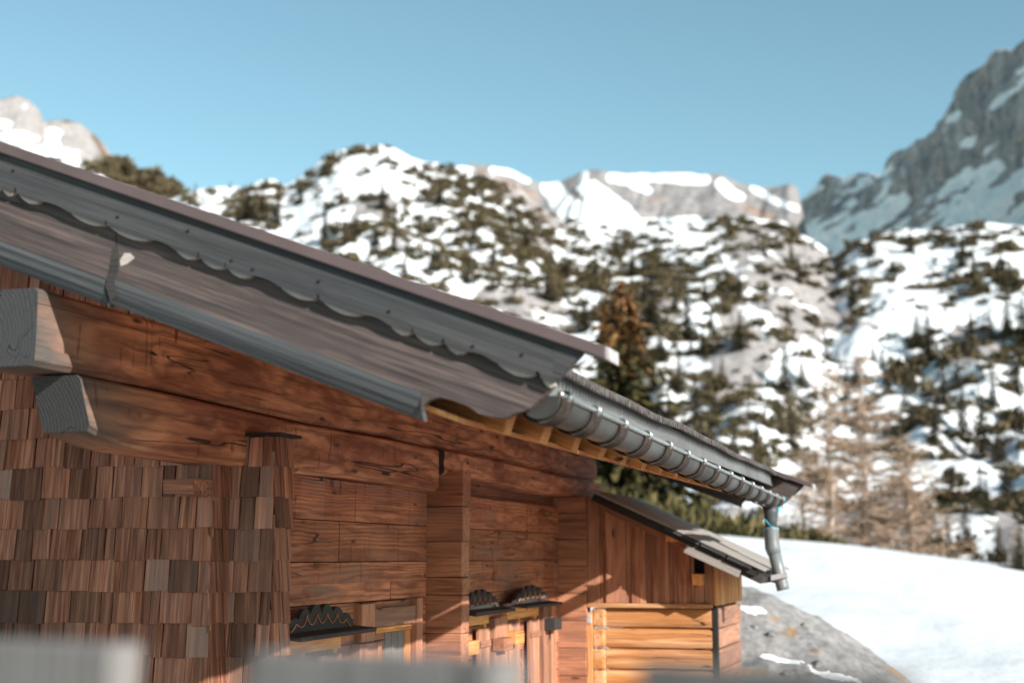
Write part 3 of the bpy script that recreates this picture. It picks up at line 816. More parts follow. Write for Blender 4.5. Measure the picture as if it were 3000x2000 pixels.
# roof: weathered boards over a dark lath layer, rake board under the lower end
Y0R=12.42
ang=math.atan(.462)
def slope_box(mb,x0,x1,y0,y1,o0,o1,**k):
    xm=(x0+x1)/2; L=(x1-x0)/math.cos(ang); om=(o0+o1)/2
    mb.obox((xm+om*math.sin(ang)*0,(y0+y1)/2,zs_r(xm)+om),(L,y1-y0,abs(o1-o0)*math.cos(ang)),Ry(ang),**k)
mb=MB(); y=Y0R
ends=[-1.60,-1.64,-1.58,-1.62]
for i in range(14):
    e=y+random.uniform(.10,.17)
    slope_box(mb,-3.12,-1.585-random.uniform(0,.03),y,e-.003,-.018,0.,grain=0,tint=random.uniform(.72,.95),wx=.4,jit=.003)
    y=e
shr=mb.build('roof_boards', M['pale'], shed, bevel=.003)
mb=MB(); slope_box(mb,-3.10,-1.66,Y0R+.02,Y0R+1.75,-.095,-.026,grain=0,tint=.5); mb.build('roof_underlay', M['char'], shed)
mb=MB()
for (a,b) in ((-2.45,-2.15),(-2.13,-1.92),(-1.9,-1.70)):
    slope_box(mb,a,b,Y0R-.015,Y0R+.1,-.052,-.024,grain=0,tint=random.uniform(.8,1.2),wx=.6,jit=.004)
mb.build('roof_lath', M['grey'], shed, bevel=.003)
mb=MB(); slope_box(mb,-3.10,-2.22,SH-.22,SH-.18,-.16,-.077,grain=0,tint=.9,wx=-.1); mb.build('rake_board', M['plank'], shed, bevel=.004)
mb=MB(); slope_box(mb,-2.27,-1.80,Y0R+.02,Y0R+.06,-.175,-.078,grain=0,tint=.72,wx=.1,jit=.004); mb.build('rake_board', M['pale'], shed, bevel=.005)
mb=MB(); slope_box(mb,-3.08,-2.15,SH-.12,SH+1.3,-.1,-.078,grain=0,tint=.9); mb.build('roof_soffit', M['plank'], shed)
# bracket arm from the shed eave to the drainpipe
mb=MB(); mb.obox((-1.70,12.86,-.155),(.36,.05,.055),Ry(.30),grain=0,jit=.003); mb.build('bracket_arm', M['char'], shed, bevel=.004)
mb=MB(); slope_box(mb,-1.86,-1.62,Y0R+.05,Y0R+1.7,-.14,-.08,grain=1,tint=1.); mb.build('eave_board', M['char'], shed, bevel=.004)

# ================================================================== PLANK FENCE close to the camera
fence=empty('plank_fence',(-.62,1.3,0.))
tag(fence,'grey weathered plank fence blurred in the near foreground','fence')
d=Vector((1.23,-.32,0)).normalized(); nrm=Vector((-d.y,d.x,0))*1.
Rf=Matrix((d,nrm,Vector((0,0,1)))).transposed()
o=Vector((-1.33,1.79,0))*.8
for (a,b,top,tn) in ((-1.5,-1.1,-.112,1.),(-1.04,-.62,-.118,1.1),(-.55,-.06,-.116,1.),(-.02,.258,-.118,1.35),(.50,.872,-.115,1.2),(1.045,1.32,-.112,.85),(1.45,1.85,-.12,1.),(1.93,2.3,-.12,1.)):
    a*=.8; b*=.8; top*=.8
    mb=MB(); c=o+d*((a+b)/2)
    mb.obox((c.x,c.y,(top+GND)/2),(b-a,.05,top-GND),Rf,grain=2,tint=tn,wx=random.uniform(-.1,.2),jit=.003)
    mb.build('plank', M['fence'], fence, bevel=.004)
for z in (-.55,-1.35):
    mb=MB(); c=o+d*.4+nrm*.056; mb.obox((c.x,c.y,z),(3.4,.05,.09),Rf,grain=0); mb.build('fence_rail', M['fence'], fence, bevel=.006)
for t in (-.95,.31,1.6):
    mb=MB(); c=o+d*t+nrm*.127; mb.obox((c.x,c.y,(-.3+GND)/2),(.09,.09,-.3-GND),Rf,grain=2); mb.build('fence_post', M['fence'], fence, bevel=.006)

# ================================================================== TERRAIN
M['hill'] = terrain_mat('hill_ground', .17, (.235,.218,.213), (.33,.305,.30), (.14,.10,.07), 1.6)
M['mound'] = terrain_mat('gravel_mound', 1.3, (.16,.152,.15), (.27,.258,.255), (.24,.15,.085), 1.1)
M['far'] = terrain_mat('far_rock', .02, (.185,.178,.182), (.285,.268,.265), (.25,.185,.155), .8, (1.4,1.4,.5))
M['peak'] = terrain_mat('peak_rock', .022, (.165,.163,.172), (.43,.40,.395), (.38,.30,.26), .95, (1.6,1.6,.35))

# a snow sheet out to the horizon
n=40; rr=np.concatenate([[0,6,12,18,24],np.geomspace(30,4200,26)]); aa=np.linspace(0,2*math.pi,97)
X=rr[:,None]*np.cos(aa)[None]; Y=rr[:,None]*np.sin(aa)[None]
Z=-.05+.10*(fbm(X*.25,Y*.25,4,5)-.5)*np.clip(rr[:,None]/8,0,1)-np.clip((rr[:,None]-25)/100,0,1)*6
grid_obj('snow_ground', np.stack([X,Y,Z],-1), M['snow'])

rr=np.linspace(0,13.2,30); X=-4+rr[:,None]*np.cos(aa)[None]*(1+.12*np.sin(aa*3)+.05*np.sin(aa*7))[None]; Y=6.5+rr[:,None]*np.sin(aa)[None]*(1+.1*np.sin(aa*4))[None]  # unseen ground sheet added around the hut to control bounce into its shade
Z=.045+.05*(fbm(X*1.1,Y*1.1,4,6)-.5)-np.clip((rr[:,None]-12.4)/.8,0,1)*.3
M['bounce_ground']=plain('bounce_gravel',(.34,.285,.24),.95,.4,3)
grid_obj('added_bounce_ground', np.stack([X,Y,Z],-1), M['bounce_ground'])
# near snow slope with its crest
CREST=[(-900,1190),(600,1195),(1200,1200),(1620,1226),(1800,1236),(1900,1243),(2050,1262),(2200,1284),(2352,1312),(2700,1395),(3200,1500)]
px=np.linspace(-900,3200,330); T=np.linspace(0,1.35,70)
cre=interp(CREST,px)+4*(fbm(px*.012,px*0,4,3)-.5)
dist=19.5+(46-19.5)*T
foot=at(px,px*0+1500,19.5)[:,2]*0-.02
crest=at(px,cre,46.)[:,2]
P=np.zeros((len(T),len(px),3))
for i,t in enumerate(T):
    q=at(px,cre,dist[i]); s=min(t,1.); s=s**1.25
    z=foot+(crest-foot)*s
    if t>1: z=crest-(t-1)*14
    q[:,2]=z+(.55*(fbm(q[:,0]*.16,q[:,1]*.16,5,8)-.5)+.08*(fbm(q[:,0]*1.1,q[:,1]*1.1,3,9)-.5))*min(1,4*t)*(1 if t<.97 else .3)
    P[i]=q
grid_obj('snow_slope', P, M['snow'])

# grey rocky mound beside the shed
MC=[(1480,1300),(1640,1320),(1700,1341),(1760,1356),(1800,1378),(1850,1402),(1900,1424),(1960,1462),(2030,1515),(2100,1568),(2200,1650),(2300,1740)]
px=np.linspace(1480,2300,230); T=np.linspace(0,1.5,90); cre=interp(MC,px)
P=np.zeros((len(T),len(px),3)); mask=np.zeros((len(T),len(px)))
crest=at(px,cre,19.0)[:,2]
for i,t in enumerate(T):
    q=at(px,cre,15.6+3.4*t); s=min(t,1.)
    z=-.25+(crest+.25)*(s**.8) if t<=1 else crest-(t-1)*3.2
    amp=.34*np.clip(crest+.2,.1,1)
    q[:,2]=z+amp*(fbm(q[:,0]*1.3,q[:,1]*1.3,5,31)-.5)*(1-.75*np.exp(-((t-1)/.12)**2))+.11*(fbm(q[:,0]*5,q[:,1]*5,4,37)-.5)
    P[i]=q; f=fbm(q[:,0]*1.6+3,q[:,1]*1.6,3,41)
    mask[i]=.53+.25*np.clip((f-.52)*5,0,1)
u_,v_=to_px(P)
for (cx_,cy_,rx,ry) in ((1725,1400,62,9),(1805,1516,52,7),(1915,1553,60,8)):
    rot=.22; a=(u_-cx_)*math.cos(rot)+(v_-cy_)*math.sin(rot); b=-(u_-cx_)*math.sin(rot)+(v_-cy_)*math.cos(rot)
    mask=mask-.9*np.clip(1.25-(a/rx)**2-(b/ry)**2+3.2*(fbm(P[...,0]*4.5,P[...,1]*4.5,5,45)-.52),0,.7)
for (cx_,cy_,rx,ry) in ((1810,1452,30,14),(1875,1492,34,12),(1735,1545,40,12),(2060,1545,40,18)):
    mask+=.36*np.clip(1.1-((u_-cx_)/rx)**2-((v_-cy_)/ry)**2+2.*(fbm(P[...,0]*3,P[...,1]*3,4,46)-.5),0,.8)
grid_obj('rocky_mound', P, M['mound'], mask)

def stone(px_,py_,size,seed):
    i=int(np.argmin((u_-px_)**2+(v_-py_)**2)); p=P.reshape(-1,3)[i]
    bm=bmesh.new(); bmesh.ops.create_icosphere(bm,subdivisions=3,radius=1.)
    r=np.random.default_rng(seed); ax=r.normal(size=(7,3)); ax/=np.linalg.norm(ax,axis=1,keepdims=True); of=r.uniform(.55,.95,7)
    for v in bm.verts:
        c=np.array(v.co); c/=np.linalg.norm(c); m=1.
        for a_,o_ in zip(ax,of):
            dt=float(c@a_)
            if dt>.05: m=min(m,o_/dt)
        v.co=Vector(c*m)*size*Vector((1.,.8,.65)) if False else Vector((c[0]*m*size,c[1]*m*size*.8,c[2]*m*size*.62))
    me=bpy.data.meshes.new('stone'); bm.to_mesh(me); bm.free(); me.materials.append(M['stone'])
    o=bpy.data.objects.new('stone',me); COL.objects.link(o); o.location=p+np.array([0,0,size*.1]); o.rotation_euler=(0,0,r.uniform(0,6))
    tag(o,'grey stone half sunk in the gravel mound behind the shed','stone','stones on the gravel mound')
M['stone']=plain('stone_grey',(.21,.195,.19),.9,.35,5)
for j,(a_,b_,c_) in enumerate(((1770,1462,.07),(1850,1440,.09),(1900,1478,.07),(1880,1530,.10),(1735,1440,.06),(1810,1550,.08))): stone(a_,b_,c_,500+j)
# --- the knobbly hillside: rows from its foot to the ridge, real distances 60-260 m
HR=[(-100,560),(300,520),(380,468),(420,446),(455,436),(500,432),(560,431),(600,416),(625,412),(655,428),(680,414),(705,395),(735,368),(765,350),(800,342),(840,336),(875,332),(905,340),(940,358),(985,374),(1040,385),(1085,396),(1130,408),(1175,428),(1215,455),(1255,485),(1300,505),(1360,512),(1420,520),(1480,519),(1560,512),(1640,504),(1700,500),(1760,502),(1800,510),(1840,536),(1880,562),(1905,582),(1925,588),(1945,572),(1975,552),(2020,535),(2080,524),(2130,530),(2180,522),(2230,513),(2290,510),(2330,518),(2400,530),(2600,520),(2900,540)]
px=np.linspace(-100,2900,640); NTR=300
T=np.concatenate([np.linspace(0,1,NTR),[1.03,1.08,1.2]])
rid=interp(HR,px)+5*(fbm(px*.03,px*0,4,13)-.5)*2
P=np.zeros((len(T),len(px),3))
for i,t in enumerate(T):
    s=min(t,1.)
    yimg=1300+(rid-1300)*(s**.92)
    dd=58+202*s**1.15+ (t-s)*120
    dd=dd+ 0*px
    q=at(px,yimg,dd)
    if t>1: q[:,2]-= (t-1)*70
    P[i]=q
x_,y_=P[...,0],P[...,1]
sc_=np.clip((T[:,None]-.0)/.35,0,1)
k1=fbm(x_*.035,y_*.035,5,51,True); k2=fbm(x_*.12,y_*.12,4,57)
env=np.sin(np.pi*np.clip(T,0,1))[:,None]**.6
P[...,2]+= env*(11*(k1-.62)+4.5*(k2-.47))
P[...,0]+= env*6*(fbm(x_*.06+40,y_*.06,3,61)-.47); 
HP=P; HX,HY=to_px(HP)
# what lies where: snow, bare rock, brown grass
kr=fbm(x_*.05,y_*.05,5,71); ks=fbm(x_*.14,y_*.14,4,77)
du=np.gradient(HP,axis=1); dv=np.gradient(HP,axis=0); nn=np.cross(du,dv); nn/=np.linalg.norm(nn,axis=-1,keepdims=True)+1e-9
steep=1-np.abs(nn[...,2])
mask=.17+.55*np.clip((steep-.38)*1.9,0,.8)*np.clip((kr-.36)*6,0,1)
def blob(cx,cy,rx,ry,rot=0.):
    a=(HX-cx)*math.cos(rot)+(HY-cy)*math.sin(rot); b=-(HX-cx)*math.sin(rot)+(HY-cy)*math.cos(rot)
    return np.exp(-((a/rx)**2+(b/ry)**2)**1.5)
for q in ((1790,600,120,60,.7),(1900,660,110,45,.5),(1700,775,70,60,.2),(1960,720,60,40,.3),(1240,560,40,20,0),(1760,640,110,55,.9),(1700,745,60,75,.3),(1850,720,90,60,.4),(1700,850,70,55,0),(1530,660,50,60,0),(1240,720,80,40,.4),(1870,600,60,30,.7),(1690,800,60,60,0),(1560,760,40,60,0),(860,480,60,30,-.5),(2240,780,60,40,0),(1690,940,60,40,0),(1120,700,40,25,0)):
    mask=np.maximum(mask,np.minimum(mask+.62*blob(*q)*np.clip((ks-.30)*5,0,1),.52))
for q in ((1240,485,60,16,.6),(1150,430,50,12,.5),(1640,880,35,35,0),(2080,1180,60,60,0),(1980,1210,80,40,0),(2330,1240,40,60,0)):
    mask+=.6*blob(*q)
for q in ((700,500,90,55,-.5),(890,400,45,50,0),(960,640,110,36,.3),(1390,480,70,30,0),(1520,540,90,22,.2),(1500,590,40,40,0),(1180,560,50,22,.3),(1600,735,50,70,0),(2130,690,120,40,.2),(2060,600,70,45,.7),(2200,580,90,30,0),(1800,890,70,40,0),(1990,810,90,40,0),(2000,720,60,30,0),(2260,940,60,40,0),(2120,1100,60,25,0),(1560,960,40,40,0),(1620,640,40,26,0)):
    mask-=.35*blob(*q)
hill_mask=mask
grid_obj('hillside', HP, M['hill'], mask)

# --- left rocky shoulder
LR=[(-400,300),(-150,215),(-60,228),(0,228),(38,219),(62,228),(92,255),(100,280),(125,277),(150,274),(185,284),(215,308),(240,332),(258,360),(290,384),(320,406),(345,398),(375,405),(405,428),(425,446),(470,470),(560,520),(700,600)]
px=np.linspace(-400,700,260); T=np.concatenate([np.linspace(0,1,110),[1.05,1.2]])
rid=interp(LR,px)+4*(fbm(px*.05,px*0,4,93)-.5)
P=np.zeros((len(T),len(px),3))
for i,t in enumerate(T):
    s=min(t,1.); q=at(px,760+(rid-760)*s,300+90*s+(t-s)*150)
    if t>1: q[:,2]-=(t-1)*120
    P[i]=q
x_,y_,z_=P[...,0],P[...,1],P[...,2]; env=np.sin(np.pi*np.clip(T,0,1))[:,None]**.5
P[...,2]+=env*7*(fbm(x_*.04,y_*.08+z_*.03,5,97)-.5)
P[...,1]+=env*9*(fbm(x_*.05+9,z_*.05,4,99,True)-.6)
U,V_=to_px(P)
mask=.52+.0*U
def bl(cx,cy,rx,ry,rot=0.):
    a=(U-cx)*math.cos(rot)+(V_-cy)*math.sin(rot); b=-(U-cx)*math.sin(rot)+(V_-cy)*math.cos(rot)
    return np.exp(-((a/rx)**2+(b/ry)**2)**1.5)
for q in ((40,316,45,16,0),(122,328,18,42,.1),(170,385,60,20,.4),(20,380,50,25,.3),(90,350,60,12,0),(8,284,30,9,0),(205,392,40,12,.3)): mask-=.5*bl(*q)
for q in ((270,400,60,25,.6),(360,430,55,28,.5),(160,278,18,8,0),(130,368,16,12,.4),(225,330,9,40,-.6),(330,420,60,22,.3)): mask+=.42*bl(*q)
grid_obj('rocky_shoulder', P, M['hill'], mask)
LP=P; LX,LY=U,V_

# --- far ridge
FR=[(700,520),(950,420),(1000,398),(1050,382),(1085,377),(1120,379),(1155,384),(1190,398),(1225,416),(1250,421),(1290,417),(1320,402),(1345,392),(1375,388),(1405,397),(1440,396),(1500,399),(1560,393),(1610,402),(1648,398),(1680,412),(1705,422),(1740,430),(1775,430),(1815,424),(1832,432),(1842,480),(1860,570),(1900,680),(2100,800)]
px=np.linspace(700,2100,330); T=np.concatenate([np.linspace(0,1,120),[1.05,1.2]])
rid=interp(FR,px)+3*(fbm(px*.05,px*0,4,113)-.5)
P=np.zeros((len(T),len(px),3))
for i,t in enumerate(T):
    s=min(t,1.); q=at(px,640+(rid-640)*s,840+140*s**1.3+(t-s)*300)
    if t>1: q[:,2]-=(t-1)*300
    P[i]=q
x_,y_,z_=P[...,0],P[...,1],P[...,2]; env=np.sin(np.pi*np.clip(T,0,1))[:,None]**.4
P[...,1]+=env*38*(fbm(x_*.022,z_*.012,5,117,True)-.6)
P[...,2]+=env*10*(fbm(x_*.03,y_*.03,4,119)-.5)
U,V_=to_px(P); mask=.5+.0*U
def ray_patch(pts,w):
    out=np.zeros_like(U)
    for (xa,ya),(xb,yb) in zip(pts[:-1],pts[1:]):
        L=math.hypot(xb-xa,yb-ya); t=np.clip(((U-xa)*(xb-xa)+(V_-ya)*(yb-ya))/L/L,0,1)
        out=np.maximum(out,np.exp(-((np.hypot(U-xa-t*(xb-xa),V_-ya-t*(yb-ya)))/w)**2.5))
    return out
for pts,w in (([(1130,392),(1180,398),(1210,414)],9),([(1265,432),(1290,470),(1350,500),(1420,500)],26),([(1360,440),(1400,470),(1440,505)],24),([(1405,408),(1440,412),(1500,406),(1560,410),(1620,412)],12),([(1455,424),(1490,438)],9),([(1655,422),(1680,445),(1700,455)],13),([(1730,432),(1780,462),(1830,478)],8),([(1345,400),(1330,430)],7),([(1300,520),(1500,515),(1600,508)],12),([(1050,385),(1090,390)],5)):
    mask-=.55*ray_patch(pts,w)
for pts,w in (([(1095,396),(1170,425),(1240,460)],14),([(1480,470),(1520,450)],14),([(1700,470),(1790,510)],14)): mask+=.30*ray_patch(pts,w)
grid_obj('far_ridge', P, M['far'], mask)

# --- big mountain on the right: its face is turned left, away from the sun
PR=[(1700,620),(1780,545),(1815,505),(1838,470),(1862,440),(1885,412),(1902,399),(1922,405),(1938,408),(1955,402),(2000,401),(2028,402),(2034,372),(2050,352),(2085,338),(2110,322),(2140,306),(2152,284),(2165,270),(2185,235),(2200,205),(2218,190),(2230,165),(2245,158),(2262,150),(2280,125),(2300,112),(2325,116),(2340,102),(2400,60),(2550,-20),(2800,-150)]
px=np.linspace(1700,2800,380); T=np.concatenate([np.linspace(0,1,150),[1.04,1.15]])
rid=interp(PR,px)+13*(fbm(px*.045,px*0,5,133,True)-.62)
dx=np.clip((px-1800)/600,-.2,1.7)
P=np.zeros((len(T),len(px),3))
for i,t in enumerate(T):
    s=min(t,1.); q=at(px,700+(rid-700)*s,1560-640*dx+90*s**1.2+(t-s)*500)
    if t>1: q[:,2]-=(t-1)*400
    P[i]=q
x_,y_,z_=P[...,0],P[...,1],P[...,2]; env=np.sin(np.pi*np.clip(T,0,1))[:,None]**.4
rg=fbm(y_*.012+x_*.004,z_*.006,5,137,True)
P[...,0]+=env*66*(rg-.6)+env*30*(fbm(y_*.05,z_*.02,4,138,True)-.6); P[...,2]+=env*12*(fbm(x_*.03,y_*.03,4,139)-.5)
U,V_=to_px(P)
pa_,qa_=U*.8-V_*.6,U*.6+V_*.8; st=fbm(pa_*.010,qa_*.055,6,141)*.62+fbm(pa_*.035,qa_*.17,4,147)*.38     # streaks of snow down the gullies follow the slope
mask=.50+.0*U
for pts,w in (([(1850,560),(1930,520),(2010,470)],34),([(1880,580),(1960,560),(2070,480)],24),([(2330,480),(2260,520),(2352,440)],40),([(2352,500),(2300,520)],40),([(2200,420),(2260,400)],16),([(2170,300),(2200,270)],10),([(2190,320),(2230,330)],10),([(2130,500),(2200,460),(2300,400)],18),([(2290,250),(2352,160)],12)):
    mask-=.62*ray_patch(pts,w*1.25)*np.clip((st-.38)*6,0,1.)
mask-=.5*np.exp(-(((U-1860)/70)**2+((V_-575)/55)**2))
mask-=.40*np.clip((st-.48)*7,0,1)*np.clip((V_-200)/200,0.35,1)
for pts,w in (([(2090,360),(2095,470)],16),([(2345,320),(2310,380)],22),([(2240,380),(2260,370)],10),([(2150,330),(2160,400)],12),([(2060,370),(2055,440)],9),([(2280,130),(2230,200)],12),([(1900,405),(1908,450)],8)): mask+=.34*ray_patch(pts,w)
grid_obj('mountain', P, M['peak'], mask)

# ================================================================== VEGETATION
M['spruce'] = foliage('spruce_needles', (.024,.023,.015), (.052,.043,.025), (.09,.07,.038))
M['pine'] = foliage('dwarf_pine', (.038,.032,.018), (.078,.060,.032), (.125,.098,.055))
M['olive'] = foliage('thicket_leaves', (.030,.027,.011), (.068,.057,.022), (.115,.092,.038))
M['rust'] = foliage('rusty_cones', (.075,.035,.012), (.16,.078,.028), (.25,.135,.055))
M['twig'] = foliage('larch_twigs', (.22,.145,.10), (.34,.235,.17), (.44,.33,.25))
M['bark'] = plain('bark', (.085,.06,.045), .9, .3, 6)
M['palebark'] = plain('pale_bark', (.40,.33,.28), .9, .25, 5)

def rand_rot(n):
    v=RNG.normal(size=(n,3)); v/=np.linalg.norm(v,axis=1,keepdims=True)
    w=RNG.normal(size=(n,3)); w-=v*(v*w).sum(1,keepdims=True); w/=np.linalg.norm(w,axis=1,keepdims=True)
    return v,w
def leaf_quads(C,size,v=None,w=None,asp=.5):
    n=len(C); a,b=rand_rot(n) if v is None else (v,w)
    s=np.asarray(size).reshape(-1,1)*np.ones((n,1)); a=a*s; b=b*s*asp
    return np.stack([C-a-b*.6,C+a*.9-b*.3,C+a+b*.5,C-a*.7+b],1)

def bush_proto(n,seed):
    r=np.random.default_rng(seed)
    # several lobes of upright needle tufts
    C=[];Tn=[]
    for l in range(6):
        c=np.array([r.uniform(-.6,.6),r.uniform(-.6,.6),0]); h=r.uniform(.5,1.); rad=r.uniform(.3,.55)
        k=n//6; d=r.normal(size=(k,3)); d/=np.linalg.norm(d,axis=1,keepdims=True); d[:,2]=np.abs(d[:,2])
        p=c+d*np.array([rad,rad,h])*r.uniform(.65,1.05,(k,1)); C.append(p); Tn.append(r.uniform(0,1)*.4+r.uniform(0,.6,k))
    C=np.concatenate(C);Tn=np.concatenate(Tn)
    up=np.stack([r.normal(0,.5,len(C)),r.normal(0,.5,len(C)),np.full(len(C),1.)],1); up/=np.linalg.norm(up,axis=1,keepdims=True)
    w=r.normal(size=(len(C),3)); w-=up*(up*w).sum(1,keepdims=True); w/=np.linalg.norm(w,axis=1,keepdims=True)
    return leaf_quads(C,r.uniform(.12,.24,len(C)),up,w,.6),Tn
BP=[bush_proto(132,i) for i in range(6)]

# dwarf pine carpeting the hillside: denser and thinner areas as the slope shows them
nr,nc=HX.shape
dens=.10+.55*np.clip((fbm(HP[...,0]*.045+5,HP[...,1]*.045,4,151)-.42)*5,0,1)
for q in ((590,470,60,60,0),(720,390,50,40,-.6),(1000,420,70,45,.4),(1090,460,90,50,.5),(1180,500,90,45,.6),(1060,560,100,40,.3),(1230,590,90,45,.6),(1330,610,90,40,.6),(1420,600,110,45,.5),(1540,620,60,40,.4),(900,560,60,26,.4),(1390,700,60,60,0),(1480,720,70,80,0),(1100,640,90,30,.3),(1930,650,70,40,.5),(1990,545,70,22,-.2),(2240,560,110,30,.1),(1650,700,60,36,0),(1800,540,70,22,.1),(1560,820,80,50,0),(1450,900,90,90,0),(1560,1000,90,90,0),(2190,830,90,80,0),(1720,920,90,50,0),(2280,660,80,40,0),(1660,960,70,70,0),(2100,930,70,60,0),(2230,960,70,90,0),(1800,990,70,60,0),(2130,780,60,50,0),(1780,1060,90,70,0),(2310,880,50,60,0),(2230,1180,80,60,0),(850,600,40,22,.3),(1170,640,60,26,.4),(870,345,30,14,0)):
    dens+=1.0*blob(*q)
for q in ((700,500,95,60,-.5),(890,395,45,50,0),(830,440,60,40,0),(960,640,110,36,.3),(1390,480,80,30,0),(1520,545,100,24,.2),(1600,740,45,70,0),(2130,690,120,42,.2),(2060,600,70,45,.7),(2180,590,90,24,0),(1800,880,70,50,0),(1970,800,90,40,0),(2000,720,60,30,0),(1850,720,100,60,.4),(1750,640,90,50,.9),(1700,760,60,70,0),(1240,725,90,40,.3),(1120,600,40,22,0),(2260,940,50,30,0),(2120,1110,60,25,0),(2270,1050,50,40,0),(1560,960,30,30,0)):
    dens-=1.1*blob(*q)
dens=np.clip(dens,0,.8)+.16
ar=np.linalg.norm(np.cross(np.gradient(HP,axis=1),np.gradient(HP,axis=0)),axis=-1)
dens=dens*np.where((HX>2000)&(HY>720),.72,1.)
wgt=(dens*np.clip(ar,0,4)*(np.arange(nr)[:,None]<NTR-2)*(HX>420)*(HX<2480)*(HY<1290)).ravel()
NB=4300
pick=RNG.choice(nr*nc,NB,p=wgt/wgt.sum())
Q=[];TT=[]
for i in pick:
    p=HP.reshape(-1,3)[i]; q,t=BP[RNG.integers(6)]
    s=(.38+1.25*RNG.uniform()**2.2)*(1.15 if p[1]>150 else .9); a=RNG.uniform(0,6.28); ca,sa=math.cos(a),math.sin(a)
    Rm=np.array([[ca,-sa,0],[sa,ca,0],[0,0,1]])
    Q.append((q*np.array([s*1.25,s*1.25,s*.85]))@Rm.T+p-np.array([0,0,.15])); TT.append(np.clip(t*.75+RNG.uniform(-.15,.3),0,1))
dp=quads_obj('dwarf_pine_scrub',np.concatenate(Q),np.concatenate(TT),M['pine']); tag(dp,kind='stuff')
# brush on the left shoulder
wl=(np.exp(-(((LX-290)/70)**2+((LY-395)/26)**2))+np.exp(-(((LX-375)/45)**2+((LY-432)/22)**2))+.35*np.exp(-(((LX-160)/12)**2+((LY-277)/6)**2))+.25*np.exp(-(((LX-130)/14)**2+((LY-368)/10)**2))).ravel()
pick=RNG.choice(wl.size,110,p=wl/wl.sum()); Q=[];TT=[]
for i in pick:
    p=LP.reshape(-1,3)[i]; q,t=BP[RNG.integers(6)]; s=RNG.uniform(1.6,3.2); Q.append(q*np.array([s*1.2,s*1.2,s*.8])+p); TT.append(np.clip(t*.7+RNG.uniform(0,.3),0,1))
o=quads_obj('shoulder_scrub',np.concatenate(Q),np.concatenate(TT),M['pine']); tag(o,kind='stuff')

# --- spruces
def spruce_proto(seed,h=1.,dens=1.,slim=.17,quad=.045):
    """unit-height crown quads and trunk outline"""
    r=np.random.default_rng(seed); C=[];A=[];W=[];Tn=[];S=[]
    lv=int(26*dens)
    for i in range(lv):
        f=i/(lv-1); z=.06+.92*f; L=slim*(1-f)**.8*(r.uniform(.75,1.15))+.012
        nb=int(6+5*(1-f)); a0=r.uniform(0,6.28)
        for b in range(nb):
            a=a0+6.283*b/nb+r.normal(0,.25); Lb=L*r.uniform(.6,1.2); m=max(2,int(Lb/.028*dens))
            t=(np.arange(m)+r.uniform(.2,1,m))/m
            d=np.array([math.cos(a),math.sin(a)])
            p=np.stack([d[0]*Lb*t,d[1]*Lb*t,z-.10*Lb*0-.32*Lb*t+.22*Lb*t**2.5+r.normal(0,.006,m)],1)
            C.append(p); bt=r.uniform(.0,.55); Tn.append(np.clip(bt+r.uniform(-.1,.45,m)*t,0,1)); S.append(np.full(m,quad)*r.uniform(.6,1.15,m)*(1.-.45*f))
            dirv=np.stack([np.full(m,d[0]),np.full(m,d[1]),np.full(m,-.35)],1)+r.normal(0,.35,(m,3)); A.append(dirv)
    C=np.concatenate(C);A=np.concatenate(A);A/=np.linalg.norm(A,axis=1,keepdims=True)
    w=np.cross(A,np.array([0,0,1.]))+r.normal(0,.35,A.shape); w-=A*(A*w).sum(1,keepdims=True); w/=np.linalg.norm(w,axis=1,keepdims=True)
    return leaf_quads(C,np.concatenate(S),A,w,.55),np.concatenate(Tn)
def trunk_mesh(mb,h,r0,x=0,y=0,lean=0):
    n=9; mb.tube([(x+lean*(i/n)**2*h+.01*h*math.sin(i*1.7),y+.006*h*math.cos(i*2.1),h*i/n*.98-.4*(i==0)) for i in range(n+1)],[r0*(1-.93*i/n)+.004 for i in range(n+1)],8)
def spruce_mesh(seed,slim):
    q,t=spruce_proto(seed,slim=slim); o=quads_obj('spruce',q,t,M['spruce'])
    return o
PROT=[spruce_mesh(200+i,s) for i,s in enumerate((.15,.18,.21,.25,.13,.19))]
protos=[o.data for o in PROT]
for o in PROT: bpy.data.objects.remove(o)
# (base pixel column, base pixel row, top row) of the trees one can make out on the slopes
LIST=[(1580,800,630),(1640,770,690),(1490,770,598),(1700,800,700),(1560,905,790),(1600,990,850),(1660,900,800),(1725,930,840),(1805,905,775),(1850,880,800),(1900,860,740),(1925,900,790),(1945,930,835),(2010,860,770),(2140,830,690),(2110,800,710),(2165,930,780),(2230,790,700),(2280,780,690),(2315,770,675),(2345,800,660),(2200,900,800),(2215,1010,860),(2255,1060,870),(2285,930,830),(2150,1020,890),(2180,1290,1150),(2215,1270,1120),(2085,1140,1065),(2250,1190,1050),(2310,1150,1000),(2345,1010,880),(2340,1300,1170),(2290,1290,1190),(2120,880,800),(2075,960,870),(2040,900,820),(1780,990,900),(1740,1020,940),(1690,1060,960),(1630,1050,940),(1570,1060,950),(1540,960,870),(1500,900,800),(1520,830,720),(1450,640,560),(1380,720,640),(1300,640,560),(1210,580,500),(1180,520,455),(1090,560,490),(1010,470,400),(960,560,500),(930,640,570),(905,580,490),(875,480,395),(860,560,500),(790,470,420),(745,560,470),(760,640,560),(690,470,412),(640,520,430),(600,505,420),(570,505,412),(545,520,450),(1000,620,540),(1070,650,580),(1130,610,540),(1260,690,610),(1340,760,670),(1400,800,710),(1620,700,620),(1690,690,620),(1820,610,540),(2000,590,530),(2090,580,520),(2240,640,565),(2300,640,560),(1960,700,630),(1470,700,620),(1550,720,640),(2330,900,800),(1860,990,900),(1820,1040,930),(2060,1040,960),(2130,1200,1100),(2300,1060,960),(2270,1180,1080),(2235,860,770)]
gridV=HP.reshape(-1,3); vis=np.ones(len(gridV),bool)
